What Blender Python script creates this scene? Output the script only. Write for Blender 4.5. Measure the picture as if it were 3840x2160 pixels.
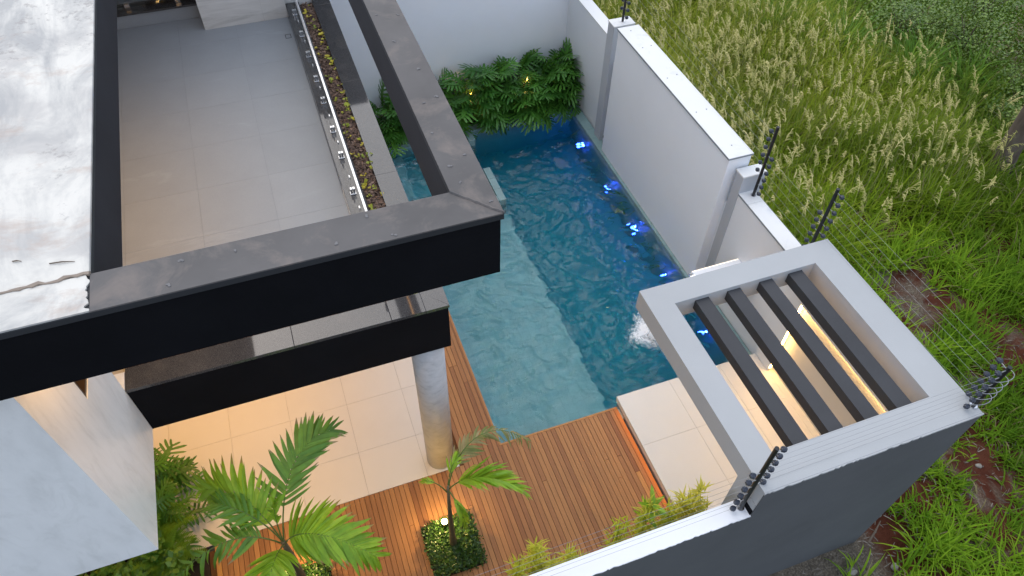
import bpy, bmesh, math, random
import numpy as np
from mathutils import Vector, Matrix
for o in list(bpy.data.objects): bpy.data.objects.remove(o)
SC = bpy.context.scene
COL = SC.collection
R = math.radians
random.seed(7)
RNG = np.random.default_rng(11)

# ---------------------------------------------------------------- camera, sky, sun, exposure
cam_data = bpy.data.cameras.new('camera')
cam = bpy.data.objects.new('camera', cam_data); COL.objects.link(cam); SC.camera = cam
YAW, PITCH, ROLL = -0.37089539, 0.86617043, 0.02906483
cp, sp = math.cos(PITCH), math.sin(PITCH)
fwd, rgt = Vector((0, cp, -sp)), Vector((1, 0, 0))
dwn = fwd.cross(rgt)
ROT = Matrix((rgt, dwn, fwd)) @ Matrix(((math.cos(YAW), math.sin(YAW), 0), (-math.sin(YAW), math.cos(YAW), 0), (0, 0, 1)))
ROT = Matrix(((math.cos(ROLL), -math.sin(ROLL), 0), (math.sin(ROLL), math.cos(ROLL), 0), (0, 0, 1))) @ ROT
cx, cy, cz = ROT[0], -ROT[1], -ROT[2]
cam.matrix_world = Matrix(((cx[0], cy[0], cz[0], 0), (cx[1], cy[1], cz[1], 0), (cx[2], cy[2], cz[2], 11.0), (0, 0, 0, 1)))
cam_data.sensor_width = 36.0
cam_data.lens = 2703.38 / 3840 * 36.0
cam_data.clip_start = 0.05; cam_data.clip_end = 800

SUN_EL, SUN_ROT = 50, 345          # degrees; a weak warm sun behind thin cloud, ahead of the camera
world = bpy.data.worlds.new('World'); SC.world = world; world.use_nodes = True
wn = world.node_tree; wn.nodes.clear()
sky = wn.nodes.new('ShaderNodeTexSky'); sky.sky_type = 'NISHITA'; sky.sun_disc = False
sky.sun_elevation = R(SUN_EL); sky.sun_rotation = R(SUN_ROT)
sky.air_density = 1.0; sky.dust_density = 3.0; sky.ozone_density = 1.0
hs = wn.nodes.new('ShaderNodeHueSaturation'); hs.inputs['Saturation'].default_value = 0.8
bg = wn.nodes.new('ShaderNodeBackground'); bg.inputs['Strength'].default_value = 0.15
wo = wn.nodes.new('ShaderNodeOutputWorld')
cl = wn.nodes.new('ShaderNodeMix'); cl.data_type = 'RGBA'; cl.inputs[0].default_value = 0.68     # even high cloud over the clear sky
cl.inputs[7].default_value = (5.9, 6.7, 8.2, 1)
wn.links.new(sky.outputs[0], hs.inputs['Color']); wn.links.new(hs.outputs[0], cl.inputs[6]); wn.links.new(cl.outputs[2], bg.inputs[0]); wn.links.new(bg.outputs[0], wo.inputs[0])
sun_d = bpy.data.lights.new('sun', 'SUN'); sun_d.energy = 0.75; sun_d.angle = R(80); sun_d.color = (1.0, 0.88, 0.66)
sun = bpy.data.objects.new('sun', sun_d); COL.objects.link(sun)
az = R(SUN_ROT)
sv = Vector((math.sin(az) * math.cos(R(SUN_EL)), math.cos(az) * math.cos(R(SUN_EL)), math.sin(R(SUN_EL))))
sun.rotation_euler = sv.to_track_quat('Z', 'Y').to_euler(); sun.location = (4, 16, 30)
SC.view_settings.view_transform = 'Standard'; SC.view_settings.look = 'None'
SC.view_settings.gamma = 1.0; SC.view_settings.use_curve_mapping = False
SC.view_settings.exposure = 0.48
SC.render.engine = 'CYCLES'
SC.cycles.use_denoising = True
SC.cycles.max_bounces = 10; SC.cycles.transmission_bounces = 8; SC.cycles.transparent_max_bounces = 10
SC.cycles.caustics_refractive = True; SC.cycles.caustics_reflective = False
SC.cycles.sample_clamp_indirect = 6.0

# ---------------------------------------------------------------- materials
def new_mat(name):
    m = bpy.data.materials.new(name); m.use_nodes = True
    nt = m.node_tree; b = nt.nodes.get('Principled BSDF')
    return m, nt, b
def lk(nt, a, b): nt.links.new(a, b)
def coords(nt, scale=(1, 1, 1), rot=(0, 0, 0)):
    g = nt.nodes.new('ShaderNodeNewGeometry')
    mp = nt.nodes.new('ShaderNodeMapping'); mp.inputs['Scale'].default_value = scale; mp.inputs['Rotation'].default_value = rot
    lk(nt, g.outputs['Position'], mp.inputs['Vector']); return mp.outputs[0]
def noise(nt, vec, scale, detail=4, rough=0.55, dist=0.0):
    n = nt.nodes.new('ShaderNodeTexNoise'); n.inputs['Scale'].default_value = scale
    n.inputs['Detail'].default_value = detail; n.inputs['Roughness'].default_value = rough; n.inputs['Distortion'].default_value = dist
    lk(nt, vec, n.inputs['Vector']); return n.outputs[0]
def ramp(nt, fac, stops):
    r = nt.nodes.new('ShaderNodeValToRGB'); e = r.color_ramp.elements
    while len(e) > 1: e.remove(e[-1])
    e[0].position, e[0].color = stops[0][0], tuple(stops[0][1]) + (1,)
    for p, c in stops[1:]:
        k = e.new(p); k.color = tuple(c) + (1,)
    lk(nt, fac, r.inputs[0]); return r.outputs[0]
def mix(nt, fac, a, b, mode='MIX'):
    m = nt.nodes.new('ShaderNodeMix'); m.data_type = 'RGBA'; m.blend_type = mode
    for sock, v in ((m.inputs[0], fac), (m.inputs[6], a), (m.inputs[7], b)):
        if hasattr(v, 'links'): lk(nt, v, sock)
        elif isinstance(v, (int, float)): sock.default_value = v
        else: sock.default_value = tuple(v) + (1,)
    return m.outputs[2]
def bump(nt, b, h, strength=0.2, dist=0.01):
    n = nt.nodes.new('ShaderNodeBump'); n.inputs['Strength'].default_value = strength; n.inputs['Distance'].default_value = dist
    lk(nt, h, n.inputs['Height']); lk(nt, n.outputs[0], b.inputs['Normal'])
def objrand(nt):
    return nt.nodes.new('ShaderNodeObjectInfo').outputs['Random']
G3 = lambda v: (v, v, v)
def plaster(name, col, var=0.08, rough=0.75, bs=0.25, bscale=60, dirt=None, spec=0.3):
    m, nt, b = new_mat(name); v = coords(nt)
    n = noise(nt, v, 1.1, 6, 0.6)
    c = ramp(nt, n, [(0.3, [x * (1 - var) for x in col]), (0.7, [min(1, x * (1 + var)) for x in col])])
    if dirt:
        n2 = noise(nt, v, dirt[0], 8, 0.68, 0.4)
        f = ramp(nt, n2, [(dirt[1], G3(0)), (dirt[1] + dirt[2], G3(1))])
        c = mix(nt, f, c, dirt[3])
    lk(nt, c, b.inputs['Base Color']); b.inputs['Roughness'].default_value = rough
    b.inputs['Specular IOR Level'].default_value = spec
    bump(nt, b, noise(nt, v, bscale, 3), bs, 0.004); return m
M = {}
M['white_wall'] = plaster('white_wall_paint', (0.77, 0.785, 0.81), 0.02, bs=0.3, bscale=45)
M['white_top'] = plaster('white_wall_capping', (0.74, 0.735, 0.72), 0.02, 0.6, 0.1, 40, (1.5, 0.56, 0.16, (0.6, 0.61, 0.63)))
M['white_panel'] = plaster('white_panel_paint', (0.83, 0.85, 0.88), 0.015, 0.55, 0.06, 60)
M['pillar_grey'] = plaster('pale_grey_paint', (0.46, 0.48, 0.51), 0.03, bs=0.3, bscale=45)
M['grey_trim'] = plaster('grey_edge_trim', (0.25, 0.27, 0.29), 0.05, 0.5)
M['light_grey'] = plaster('light_grey_paint', (0.39, 0.40, 0.405), 0.03, 0.8, 0.35, 55, (3.5, 0.66, 0.08, (0.42, 0.42, 0.41)))
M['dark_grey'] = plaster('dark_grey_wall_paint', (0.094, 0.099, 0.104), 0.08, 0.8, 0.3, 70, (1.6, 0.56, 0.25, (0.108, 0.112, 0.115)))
M['black'] = plaster('black_textured_paint', (0.0065, 0.007, 0.0085), 0.2, 0.9, 0.4, 90, spec=0.06)
M['charcoal'] = plaster('charcoal_paint', (0.036, 0.036, 0.041), 0.15, 0.8, 0.4, 80, spec=0.15)
M['slat'] = plaster('charcoal_slat_paint', (0.032, 0.033, 0.037), 0.15, 0.6, 0.5, 70, spec=0.5)
M['cap'] = plaster('dark_metal_flashing', (0.024, 0.027, 0.031), 0.1, 0.6, 0.1, 30)
M['zinc'] = plaster('dusty_metal_capping', (0.098, 0.092, 0.090), 0.2, 0.65, 0.12, 25, (2.6, 0.5, 0.22, (0.175, 0.148, 0.132)))
M['column'] = plaster('polished_cement', (0.40, 0.40, 0.395), 0.12, 0.55, 0.1, 20)
nt = M['column'].node_tree; b = nt.nodes['Principled BSDF']
v = coords(nt, (1, 1, 1.5)); n = noise(nt, v, 5.5, 9, 0.72, 0.35)
lk(nt, ramp(nt, n, [(0.3, (0.31, 0.31, 0.31)), (0.46, (0.42, 0.42, 0.42)), (0.7, (0.49, 0.49, 0.485))]), b.inputs['Base Color'])
def roof_mat():
    m, nt, b = new_mat('white_roof_membrane'); v = coords(nt)
    base = ramp(nt, noise(nt, v, 1.3, 7, 0.6, 0.5), [(0.38, (0.46, 0.44, 0.41)), (0.5, (0.61, 0.585, 0.53)), (0.8, (0.66, 0.63, 0.57))])
    grime = ramp(nt, noise(nt, coords(nt, (2.2, 1, 1)), 0.9, 8, 0.66, 0.7), [(0.41, G3(0)), (0.52, G3(0.4)), (0.62, G3(0.85))])
    c = mix(nt, grime, base, (0.31, 0.31, 0.305))
    rust = ramp(nt, noise(nt, coords(nt, (1, 1.7, 1)), 1.25, 8, 0.7, 0.3), [(0.55, G3(0)), (0.70, G3(0.8))])
    c = mix(nt, rust, c, (0.40, 0.30, 0.24))
    sp = noise(nt, v, 16, 8, 0.72); big = noise(nt, v, 1.0, 3)
    mm = nt.nodes.new('ShaderNodeMath'); mm.operation = 'MULTIPLY'; lk(nt, sp, mm.inputs[0]); lk(nt, big, mm.inputs[1])
    c = mix(nt, ramp(nt, mm.outputs[0], [(0.345, G3(0)), (0.42, G3(0.7))]), c, (0.26, 0.24, 0.225))
    lk(nt, c, b.inputs['Base Color']); b.inputs['Roughness'].default_value = 0.6
    bump(nt, b, noise(nt, v, 7, 5), 0.25, 0.02); return m
M['roof'] = roof_mat()
def stone(name, stops, scale, stretch, rot, dist, rough, vein=None):
    m, nt, b = new_mat(name); v = coords(nt, stretch, rot)
    c = ramp(nt, noise(nt, v, scale, 9, 0.62, dist), stops)
    if vein:
        c = mix(nt, ramp(nt, noise(nt, v, vein[0], 10, 0.66, 1.5), [(vein[1], G3(vein[3])), (vein[1] + vein[2], G3(0))]), c, vein[4])
    lk(nt, c, b.inputs['Base Color']); b.inputs['Roughness'].default_value = rough
    b.inputs['Specular IOR Level'].default_value = 0.35; return m
M['marble'] = stone('veined_white_marble', [(0.3, (0.69, 0.705, 0.69)), (0.5, (0.76, 0.775, 0.76)), (0.75, (0.795, 0.81, 0.795))], 3.2, (1.6, 2.2, 0.6), (0.2, 0.25, 0.1), 0.2, 0.35, (2.4, 0.34, 0.14, 0.2, (0.46, 0.48, 0.45)))
M['travertine'] = stone('travertine', [(0.3, (0.42, 0.42, 0.40)), (0.5, (0.62, 0.62, 0.60)), (0.7, (0.72, 0.72, 0.70))], 2.2, (0.5, 1, 3.2), (0, 0.06, 0), 0.7, 0.4)
def granite():
    m, nt, b = new_mat('polished_dark_granite'); v = coords(nt)
    c = ramp(nt, noise(nt, v, 170, 2, 0.7), [(0.35, (0.018, 0.018, 0.02)), (0.55, (0.06, 0.06, 0.062)), (0.75, (0.16, 0.155, 0.15))])
    c = mix(nt, ramp(nt, noise(nt, v, 2, 4), [(0.5, G3(0)), (0.75, G3(0.35))]), c, (0.13, 0.12, 0.11))
    lk(nt, c, b.inputs['Base Color']); b.inputs['IOR'].default_value = 1.65; b.inputs['Roughness'].default_value = 0.05; return m
M['granite'] = granite()
def tile(name, col, var, rough, streak=0.0):
    m, nt, b = new_mat(name); v = coords(nt)
    c = ramp(nt, noise(nt, v, 2.5, 8, 0.62), [(0.3, [x * (1 - var) for x in col]), (0.7, [x * (1 + var) for x in col])])
    c = mix(nt, 0.5, c, ramp(nt, noise(nt, v, 60, 3), [(0.3, [x * (1 - var * 0.8) for x in col]), (0.7, [x * (1 + var * 0.8) for x in col])]))
    r = nt.nodes.new('ShaderNodeMath'); r.operation = 'MULTIPLY_ADD'; lk(nt, objrand(nt), r.inputs[0]); r.inputs[1].default_value = 0.016; r.inputs[2].default_value = -0.008
    h = nt.nodes.new('ShaderNodeBrightContrast'); lk(nt, c, h.inputs['Color']); lk(nt, r.outputs[0], h.inputs['Bright'])
    if streak:
        f = ramp(nt, noise(nt, coords(nt, (0.7, 3.0, 1)), 0.8, 7, 0.6, 0.8), [(0.62, G3(0)), (0.68, G3(streak)), (0.7, G3(0))])
        lk(nt, mix(nt, f, h.outputs[0], [min(1, x * 1.7) for x in col]), b.inputs['Base Color'])
    else: lk(nt, h.outputs[0], b.inputs['Base Color'])
    b.inputs['Roughness'].default_value = rough; b.inputs['Specular IOR Level'].default_value = 0.35; return m
M['beige_tile'] = tile('cream_porcelain_tile', (0.70, 0.665, 0.615), 0.03, 0.45)
M['terrace_tile'] = tile('grey_porcelain_tile', (0.305, 0.335, 0.365), 0.06, 0.5, 0.12)
M['grout'] = plaster('grey_grout', (0.30, 0.285, 0.27), 0.1)
M['joist'] = plaster('dark_deck_joist', (0.15, 0.065, 0.022), 0.2)
M['terrace_grout'] = plaster('terrace_grout', (0.25, 0.27, 0.29), 0.05)
M['sealant'] = plaster('weathered_sealant', (0.27, 0.215, 0.17), 0.3)
M['dab'] = plaster('sealant_blob', (0.16, 0.155, 0.155), 0.2)
M['coping'] = tile('green_pool_stone', (0.22, 0.33, 0.33), 0.16, 0.4)
M['pool_tile'] = tile('teal_pool_tile', (0.37, 0.52, 0.565), 0.12, 0.4)
def tile_joints():                                    # pool_joint: 15 cm tile joints on the pool shell
    nt = M['pool_tile'].node_tree; b = nt.nodes['Principled BSDF']; src = b.inputs['Base Color'].links[0].from_socket
    br = nt.nodes.new('ShaderNodeTexBrick'); br.offset = 0.0; br.inputs['Scale'].default_value = 1.0; br.inputs['Brick Width'].default_value = 0.2; br.inputs['Row Height'].default_value = 0.2
    br.inputs['Mortar Size'].default_value = 0.004; br.inputs['Color1'].default_value = (1, 1, 1, 1); br.inputs['Color2'].default_value = (0.95, 0.955, 0.96, 1); br.inputs['Mortar'].default_value = (0.84, 0.86, 0.87, 1)
    lk(nt, coords(nt), br.inputs['Vector']); lk(nt, mix(nt, 1.0, src, br.outputs[0], 'MULTIPLY'), b.inputs['Base Color'])
tile_joints()
def wood():
    m, nt, b = new_mat('brown_hardwood'); v = coords(nt, (14, 0.9, 1))
    rnd = objrand(nt)
    base = ramp(nt, rnd, [(0, (0.25, 0.107, 0.045)), (0.3, (0.34, 0.155, 0.062)), (0.6, (0.38, 0.18, 0.07)), (0.93, (0.43, 0.205, 0.078)), (1, (0.56, 0.28, 0.085))])
    addv = nt.nodes.new('ShaderNodeVectorMath'); addv.operation = 'ADD'
    comb = nt.nodes.new('ShaderNodeCombineXYZ'); mu = nt.nodes.new('ShaderNodeMath'); mu.operation = 'MULTIPLY'; mu.inputs[1].default_value = 50
    lk(nt, rnd, mu.inputs[0]); lk(nt, mu.outputs[0], comb.inputs[1]); lk(nt, v, addv.inputs[0]); lk(nt, comb.outputs[0], addv.inputs[1])
    n = noise(nt, addv.outputs[0], 3.0, 8, 0.65, 0.4)
    c = mix(nt, 0.55, base, ramp(nt, n, [(0.3, G3(0.7)), (0.5, G3(1.0)), (0.72, G3(1.2))]), 'MULTIPLY')
    lk(nt, c, b.inputs['Base Color']); b.inputs['Roughness'].default_value = 0.55
    b.inputs['Specular IOR Level'].default_value = 0.3; bump(nt, b, n, 0.15, 0.003); return m
M['wood'] = wood()
def leaf_mat(name, c0, c1, trans=0.3, rough=0.4, attr=False, spec=0.4, spot=None):
    m, nt, b = new_mat(name)
    if attr:
        a = nt.nodes.new('ShaderNodeAttribute'); a.attribute_name = 'tint'; c = a.outputs['Color']
    else:
        c = ramp(nt, objrand(nt), [(0, c0), (1, c1)])
        n = noise(nt, coords(nt), 9, 4)
        c = mix(nt, 0.5, c, ramp(nt, n, [(0.3, G3(0.65)), (0.7, G3(1.35))]), 'MULTIPLY')
    if spot:                                          # brown dried tips along the leaf's own length
        tc = nt.nodes.new('ShaderNodeTexCoord'); sx = nt.nodes.new('ShaderNodeSeparateXYZ'); lk(nt, tc.outputs['Object'], sx.inputs[0])
        mm = nt.nodes.new('ShaderNodeMath'); mm.operation = 'MULTIPLY_ADD'; lk(nt, objrand(nt), mm.inputs[0]); mm.inputs[1].default_value = 0.16; lk(nt, sx.outputs[1], mm.inputs[2])
        c = mix(nt, ramp(nt, mm.outputs[0], [(0.95, G3(0)), (1.06, G3(0.9))]), c, spot)
    lk(nt, c, b.inputs['Base Color']); b.inputs['Roughness'].default_value = rough; b.inputs['Specular IOR Level'].default_value = spec
    t = nt.nodes.new('ShaderNodeBsdfTranslucent'); lk(nt, mix(nt, 0.4, c, (0.35, 0.45, 0.05), 'MIX'), t.inputs[0])
    ms = nt.nodes.new('ShaderNodeMixShader'); ms.inputs[0].default_value = trans
    lk(nt, b.outputs[0], ms.inputs[1]); lk(nt, t.outputs[0], ms.inputs[2]); lk(nt, ms.outputs[0], nt.nodes['Material Output'].inputs[0]); return m
M['philo'] = leaf_mat('glossy_dark_leaf', (0.035, 0.13, 0.018), (0.085, 0.24, 0.03), 0.18, 0.35)
M['palm'] = leaf_mat('bright_palm_leaf', (0.17, 0.35, 0.02), (0.33, 0.53, 0.035), 0.35, 0.4, spot=(0.33, 0.24, 0.10))
M['palm_dark'] = leaf_mat('dark_palm_leaf', (0.07, 0.19, 0.022), (0.15, 0.30, 0.03), 0.2, 0.45, spot=(0.3, 0.24, 0.14))
M['palm_dry'] = leaf_mat('drying_palm_leaf', (0.16, 0.20, 0.05), (0.36, 0.30, 0.15), 0.25, 0.6)
M['fern'] = leaf_mat('fern_leaf', (0.11, 0.27, 0.02), (0.25, 0.44, 0.04), 0.3, 0.5)
M['bamboo'] = leaf_mat('yellow_green_leaf', (0.55, 0.62, 0.05), (0.88, 0.82, 0.15), 0.5, 0.6, spec=0.15)
M['cover'] = leaf_mat('low_cover_leaf', 0, 0, 0.15, 0.35, attr=True)
M['grass'] = leaf_mat('grass_blade', 0, 0, 0.5, 0.6, attr=True, spec=0.12)
M['plume'] = leaf_mat('dry_seed_plume', 0, 0, 0.25, 0.8, attr=True, spec=0.1)
def plain(name, col, rough=0.5, metal=0.0, spec=0.5):
    m, nt, b = new_mat(name); v = coords(nt)
    c = ramp(nt, noise(nt, v, 12, 4), [(0.3, [x * 0.85 for x in col]), (0.7, [min(1, x * 1.12) for x in col])])
    lk(nt, c, b.inputs['Base Color']); b.inputs['Roughness'].default_value = rough; b.inputs['Metallic'].default_value = metal
    b.inputs['Specular IOR Level'].default_value = spec; return m
M['chrome'] = plain('brushed_steel', (0.75, 0.75, 0.76), 0.22, 1.0)
M['plastic'] = plain('black_plastic', (0.012, 0.013, 0.016), 0.35)
M['insulator'] = plain('dark_blue_plastic', (0.025, 0.032, 0.05), 0.3)
M['wire'] = plain('thin_steel_wire', (0.30, 0.31, 0.32), 0.5, 0.3)
M['stem'] = plain('green_stem', (0.10, 0.16, 0.03), 0.6)
M['trunk_palm'] = plain('ringed_palm_stem', (0.16, 0.13, 0.07), 0.8)
M['soil_bed'] = plain('planting_soil', (0.035, 0.024, 0.016), 0.95)
M['twig'] = plain('dead_twig', (0.12, 0.09, 0.065), 0.9)
M['pebble'] = plain('pale_stone', (0.25, 0.23, 0.20), 0.9)
M['frame_dark'] = plain('bronze_frame', (0.035, 0.022, 0.014), 0.3)
M['interior'] = plaster('interior_paint', (0.55, 0.53, 0.5), 0.03)
def foam_mat():
    m, nt, b = new_mat('water_foam'); b.inputs['Base Color'].default_value = (0.9, 0.92, 0.95, 1); b.inputs['Roughness'].default_value = 0.6
    a = nt.nodes.new('ShaderNodeAttribute'); a.attribute_name = 'tint'
    n = noise(nt, coords(nt), 9, 9, 0.8, 2.2); ad = nt.nodes.new('ShaderNodeMath'); ad.operation = 'ADD'; lk(nt, n, ad.inputs[0]); lk(nt, a.outputs['Fac'], ad.inputs[1])
    tr = nt.nodes.new('ShaderNodeBsdfTransparent'); ms = nt.nodes.new('ShaderNodeMixShader')
    lk(nt, ramp(nt, ad.outputs[0], [(0.86, G3(0)), (0.99, G3(0.92))]), ms.inputs[0]); lk(nt, tr.outputs[0], ms.inputs[1]); lk(nt, b.outputs[0], ms.inputs[2]); lk(nt, ms.outputs[0], nt.nodes['Material Output'].inputs[0]); return m
M['foam'] = foam_mat()
M['bark'] = stone('lichened_bark', [(0.3, (0.05, 0.038, 0.03)), (0.55, (0.13, 0.10, 0.08)), (0.72, (0.17, 0.145, 0.12)), (0.78, (0.32, 0.31, 0.29))], 3.0, (1, 1, 0.35), (0, 0, 0), 0.8, 0.95)
def mulch_mat():
    m, nt, b = new_mat('bark_chip')
    a = nt.nodes.new('ShaderNodeAttribute'); a.attribute_name = 'tint'; lk(nt, a.outputs['Color'], b.inputs['Base Color'])
    b.inputs['Roughness'].default_value = 0.85; return m
M['mulch'] = mulch_mat()
def ground_mat():
    m, nt, b = new_mat('red_soil_with_litter'); v = coords(nt)
    c = ramp(nt, noise(nt, v, 2.2, 8, 0.65), [(0.3, (0.055, 0.016, 0.009)), (0.55, (0.085, 0.026, 0.014)), (0.75, (0.115, 0.042, 0.024))])
    lit = ramp(nt, noise(nt, v, 0.8, 5, 0.6, 0.4), [(0.50, G3(0)), (0.60, G3(0.92))])
    lc = ramp(nt, noise(nt, v, 30, 5, 0.7), [(0.3, (0.05, 0.04, 0.03)), (0.55, (0.15, 0.125, 0.095)), (0.75, (0.3, 0.27, 0.22))])
    sx = nt.nodes.new('ShaderNodeSeparateXYZ'); lk(nt, v, sx.inputs[0]); mr = nt.nodes.new('ShaderNodeMapRange'); lk(nt, sx.outputs[0], mr.inputs['Value'])
    mr.inputs['From Min'].default_value = 7.75; mr.inputs['From Max'].default_value = 7.35; wob = nt.nodes.new('ShaderNodeMath'); wob.operation = 'MAXIMUM'; lk(nt, lit, wob.inputs[0]); lk(nt, mr.outputs[0], wob.inputs[1])
    c = mix(nt, wob.outputs[0], c, lc)      # rubble and litter heaped along the foot of the front wall
    lk(nt, c, b.inputs['Base Color']); b.inputs['Roughness'].default_value = 0.95; b.inputs['Specular IOR Level'].default_value = 0.15
    bump(nt, b, noise(nt, v, 24, 6, 0.7), 0.6, 0.03); return m
M['ground'] = ground_mat()
def emis(name, col, s):
    m, nt, b = new_mat(name); b.inputs['Base Color'].default_value = (0.8, 0.8, 0.8, 1)
    b.inputs['Emission Color'].default_value = tuple(col) + (1,); b.inputs['Emission Strength'].default_value = s; return m
M['led'] = emis('warm_led_strip', (1.0, 0.46, 0.10), 3.5)
M['led_soft'] = emis('soft_white_led_strip', (1.0, 0.80, 0.55), 0.8)
M['led_hot'] = emis('bright_warm_led_strip', (1.0, 0.58, 0.18), 30)
M['led_deck'] = emis('amber_led_strip', (1.0, 0.34, 0.015), 4.5)
M['lamp'] = emis('warm_lamp', (1.0, 0.66, 0.25), 45)
M['lamp_small'] = emis('yellow_garden_lamp', (1.0, 0.62, 0.06), 40)
M['lamp_blue'] = emis('blue_pool_lamp', (0.08, 0.12, 1.0), 55)
def glass(name, col, rough=0.0):
    m, nt, b = new_mat(name); b.inputs['Base Color'].default_value = tuple(col) + (1,)
    b.inputs['Transmission Weight'].default_value = 1.0; b.inputs['Roughness'].default_value = rough; b.inputs['IOR'].default_value = 1.45; return m
M['glass'] = glass('clear_glass', (0.95, 0.985, 0.97))
M['tinted_glass'] = plain('brown_tinted_glass', (0.06, 0.03, 0.012), 0.05)
def water_mat():
    m, nt, b = new_mat('pool_water_surface')
    b.inputs['Base Color'].default_value = (1, 1, 1, 1); b.inputs['Transmission Weight'].default_value = 1.0
    b.inputs['Roughness'].default_value = 0.0; b.inputs['IOR'].default_value = 1.33
    ab = nt.nodes.new('ShaderNodeVolumeAbsorption'); ab.inputs['Color'].default_value = (0.0, 0.79, 0.845, 1); ab.inputs['Density'].default_value = 1.1
    lk(nt, ab.outputs[0], nt.nodes['Material Output'].inputs['Volume'])
    bump(nt, b, noise(nt, coords(nt), 9, 4, 0.5, 0.8), 0.22, 0.03); return m
M['water'] = water_mat()
M['water_sheet'] = glass('falling_water', (0.96, 0.98, 1.0), 0.05)

# ---------------------------------------------------------------- building helpers
ORG = {}
def org(p):
    return ORG.get(p.name, Vector((0, 0, 0))) if p else Vector((0, 0, 0))
def finish(o, mat=None, parent=None):
    if mat is not None and not o.data.materials: o.data.materials.append(M[mat] if isinstance(mat, str) else mat)
    COL.objects.link(o)
    if parent is not None:
        o.parent = parent; ORG[o.name] = org(parent)
        o.location = -org(parent) if parent.parent is None else (0, 0, 0)
    return o
def tag(o, label=None, cat=None, group=None, kind=None):
    if label: o['label'] = label
    if cat: o['category'] = cat
    if group: o['group'] = group
    if kind: o['kind'] = kind
    return o
def thing(name, label, cat, loc=(0, 0, 0), group=None, kind=None):
    o = bpy.data.objects.new(name, None); o.empty_display_size = 0.2; COL.objects.link(o); o.location = loc
    ORG[o.name] = Vector(loc); return tag(o, label, cat, group, kind)
class MB:
    def __init__(s): s.v = []; s.f = []; s.t = []
    def box(s, x0, x1, y0, y1, z0, z1):
        n = len(s.v)
        s.v += [(x0, y0, z0), (x1, y0, z0), (x1, y1, z0), (x0, y1, z0), (x0, y0, z1), (x1, y0, z1), (x1, y1, z1), (x0, y1, z1)]
        s.f += [tuple(n + i for i in q) for q in ((3, 2, 1, 0), (4, 5, 6, 7), (0, 1, 5, 4), (1, 2, 6, 5), (2, 3, 7, 6), (3, 0, 4, 7))]; return s
    def prism(s, pts, z0, z1):
        n = len(s.v); k = len(pts)
        s.v += [(p[0], p[1], z0) for p in pts] + [(p[0], p[1], z1) for p in pts]
        s.f.append(tuple(n + i for i in reversed(range(k)))); s.f.append(tuple(n + k + i for i in range(k)))
        for i in range(k): j = (i + 1) % k; s.f.append((n + i, n + j, n + k + j, n + k + i))
        return s
    def tube(s, pts, rad, sides=6, caps=True):
        pts = [Vector(p) for p in pts]; n0 = len(s.v); k = len(pts)
        rad = rad if hasattr(rad, '__len__') else [rad] * k
        for i, p in enumerate(pts):
            d = (pts[min(i + 1, k - 1)] - pts[max(i - 1, 0)]).normalized()
            a = d.cross(Vector((0, 0, 1)) if abs(d.z) < 0.9 else Vector((1, 0, 0))).normalized(); b = d.cross(a)
            for j in range(sides):
                t = 2 * math.pi * j / sides
                s.v.append(tuple(p + (a * math.cos(t) + b * math.sin(t)) * rad[i]))
        for i in range(k - 1):
            for j in range(sides):
                a = n0 + i * sides + j; b = n0 + i * sides + (j + 1) % sides
                s.f.append((a, a + sides, b + sides, b))
        if caps:
            s.f.append(tuple(n0 + j for j in range(sides))); s.f.append(tuple(n0 + (k - 1) * sides + j for j in reversed(range(sides))))
        return s
    def mesh(s, name, smooth=False):
        me = bpy.data.meshes.new(name); me.from_pydata([tuple(v) for v in s.v], [], s.f)
        if smooth: me.polygons.foreach_set('use_smooth', [True] * len(me.polygons))
        me.update(); return me
    def build(s, name, mat, parent=None, bevel=0.0, smooth=False, seg=2):
        me = s.mesh(name, smooth)
        if bevel:
            bm = bmesh.new(); bm.from_mesh(me)
            bmesh.ops.bevel(bm, geom=[e for e in bm.edges if e.calc_face_angle(0) > 0.6], offset=bevel, segments=seg, affect='EDGES', profile=0.5)
            bm.to_mesh(me); bm.free()
        return finish(bpy.data.objects.new(name, me), mat, parent)
def box(name, x0, x1, y0, y1, z0, z1, mat, parent=None, bevel=0.0):
    return MB().box(x0, x1, y0, y1, z0, z1).build(name, mat, parent, bevel)
def inst(name, me, mw, parent, mat=None):
    """an object sharing a mesh, placed by a world matrix, child of parent (thing or part)"""
    o = bpy.data.objects.new(name, me)
    if mat is not None and not me.materials: me.materials.append(M[mat])
    COL.objects.link(o)
    if parent is not None:
        o.parent = parent; ORG[o.name] = org(parent)
        base = Matrix.Translation(-org(parent)) if parent.parent is None else Matrix.Identity(4)
        o.matrix_local = base @ mw
    else: o.matrix_local = mw
    return o
def raw_mesh(name, V, F, tint=None, smooth=True):
    """V (n,3), F (m,k) arrays"""
    me = bpy.data.meshes.new(name); V = np.asarray(V, np.float32); F = np.asarray(F, np.int32); m, k = F.shape
    me.vertices.add(len(V)); me.vertices.foreach_set('co', V.ravel())
    me.loops.add(m * k); me.loops.foreach_set('vertex_index', F.ravel())
    me.polygons.add(m); me.polygons.foreach_set('loop_start', np.arange(0, m * k, k, dtype=np.int32)); me.polygons.foreach_set('loop_total', np.full(m, k, np.int32))
    if tint is not None:
        a = me.attributes.new('tint', 'FLOAT_COLOR', 'POINT'); t = np.ones((len(V), 4), np.float32); t[:, :3] = tint; a.data.foreach_set('color', t.ravel())
    me.update(calc_edges=True)
    if smooth: me.polygons.foreach_set('use_smooth', np.ones(m, bool))
    return me
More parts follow.
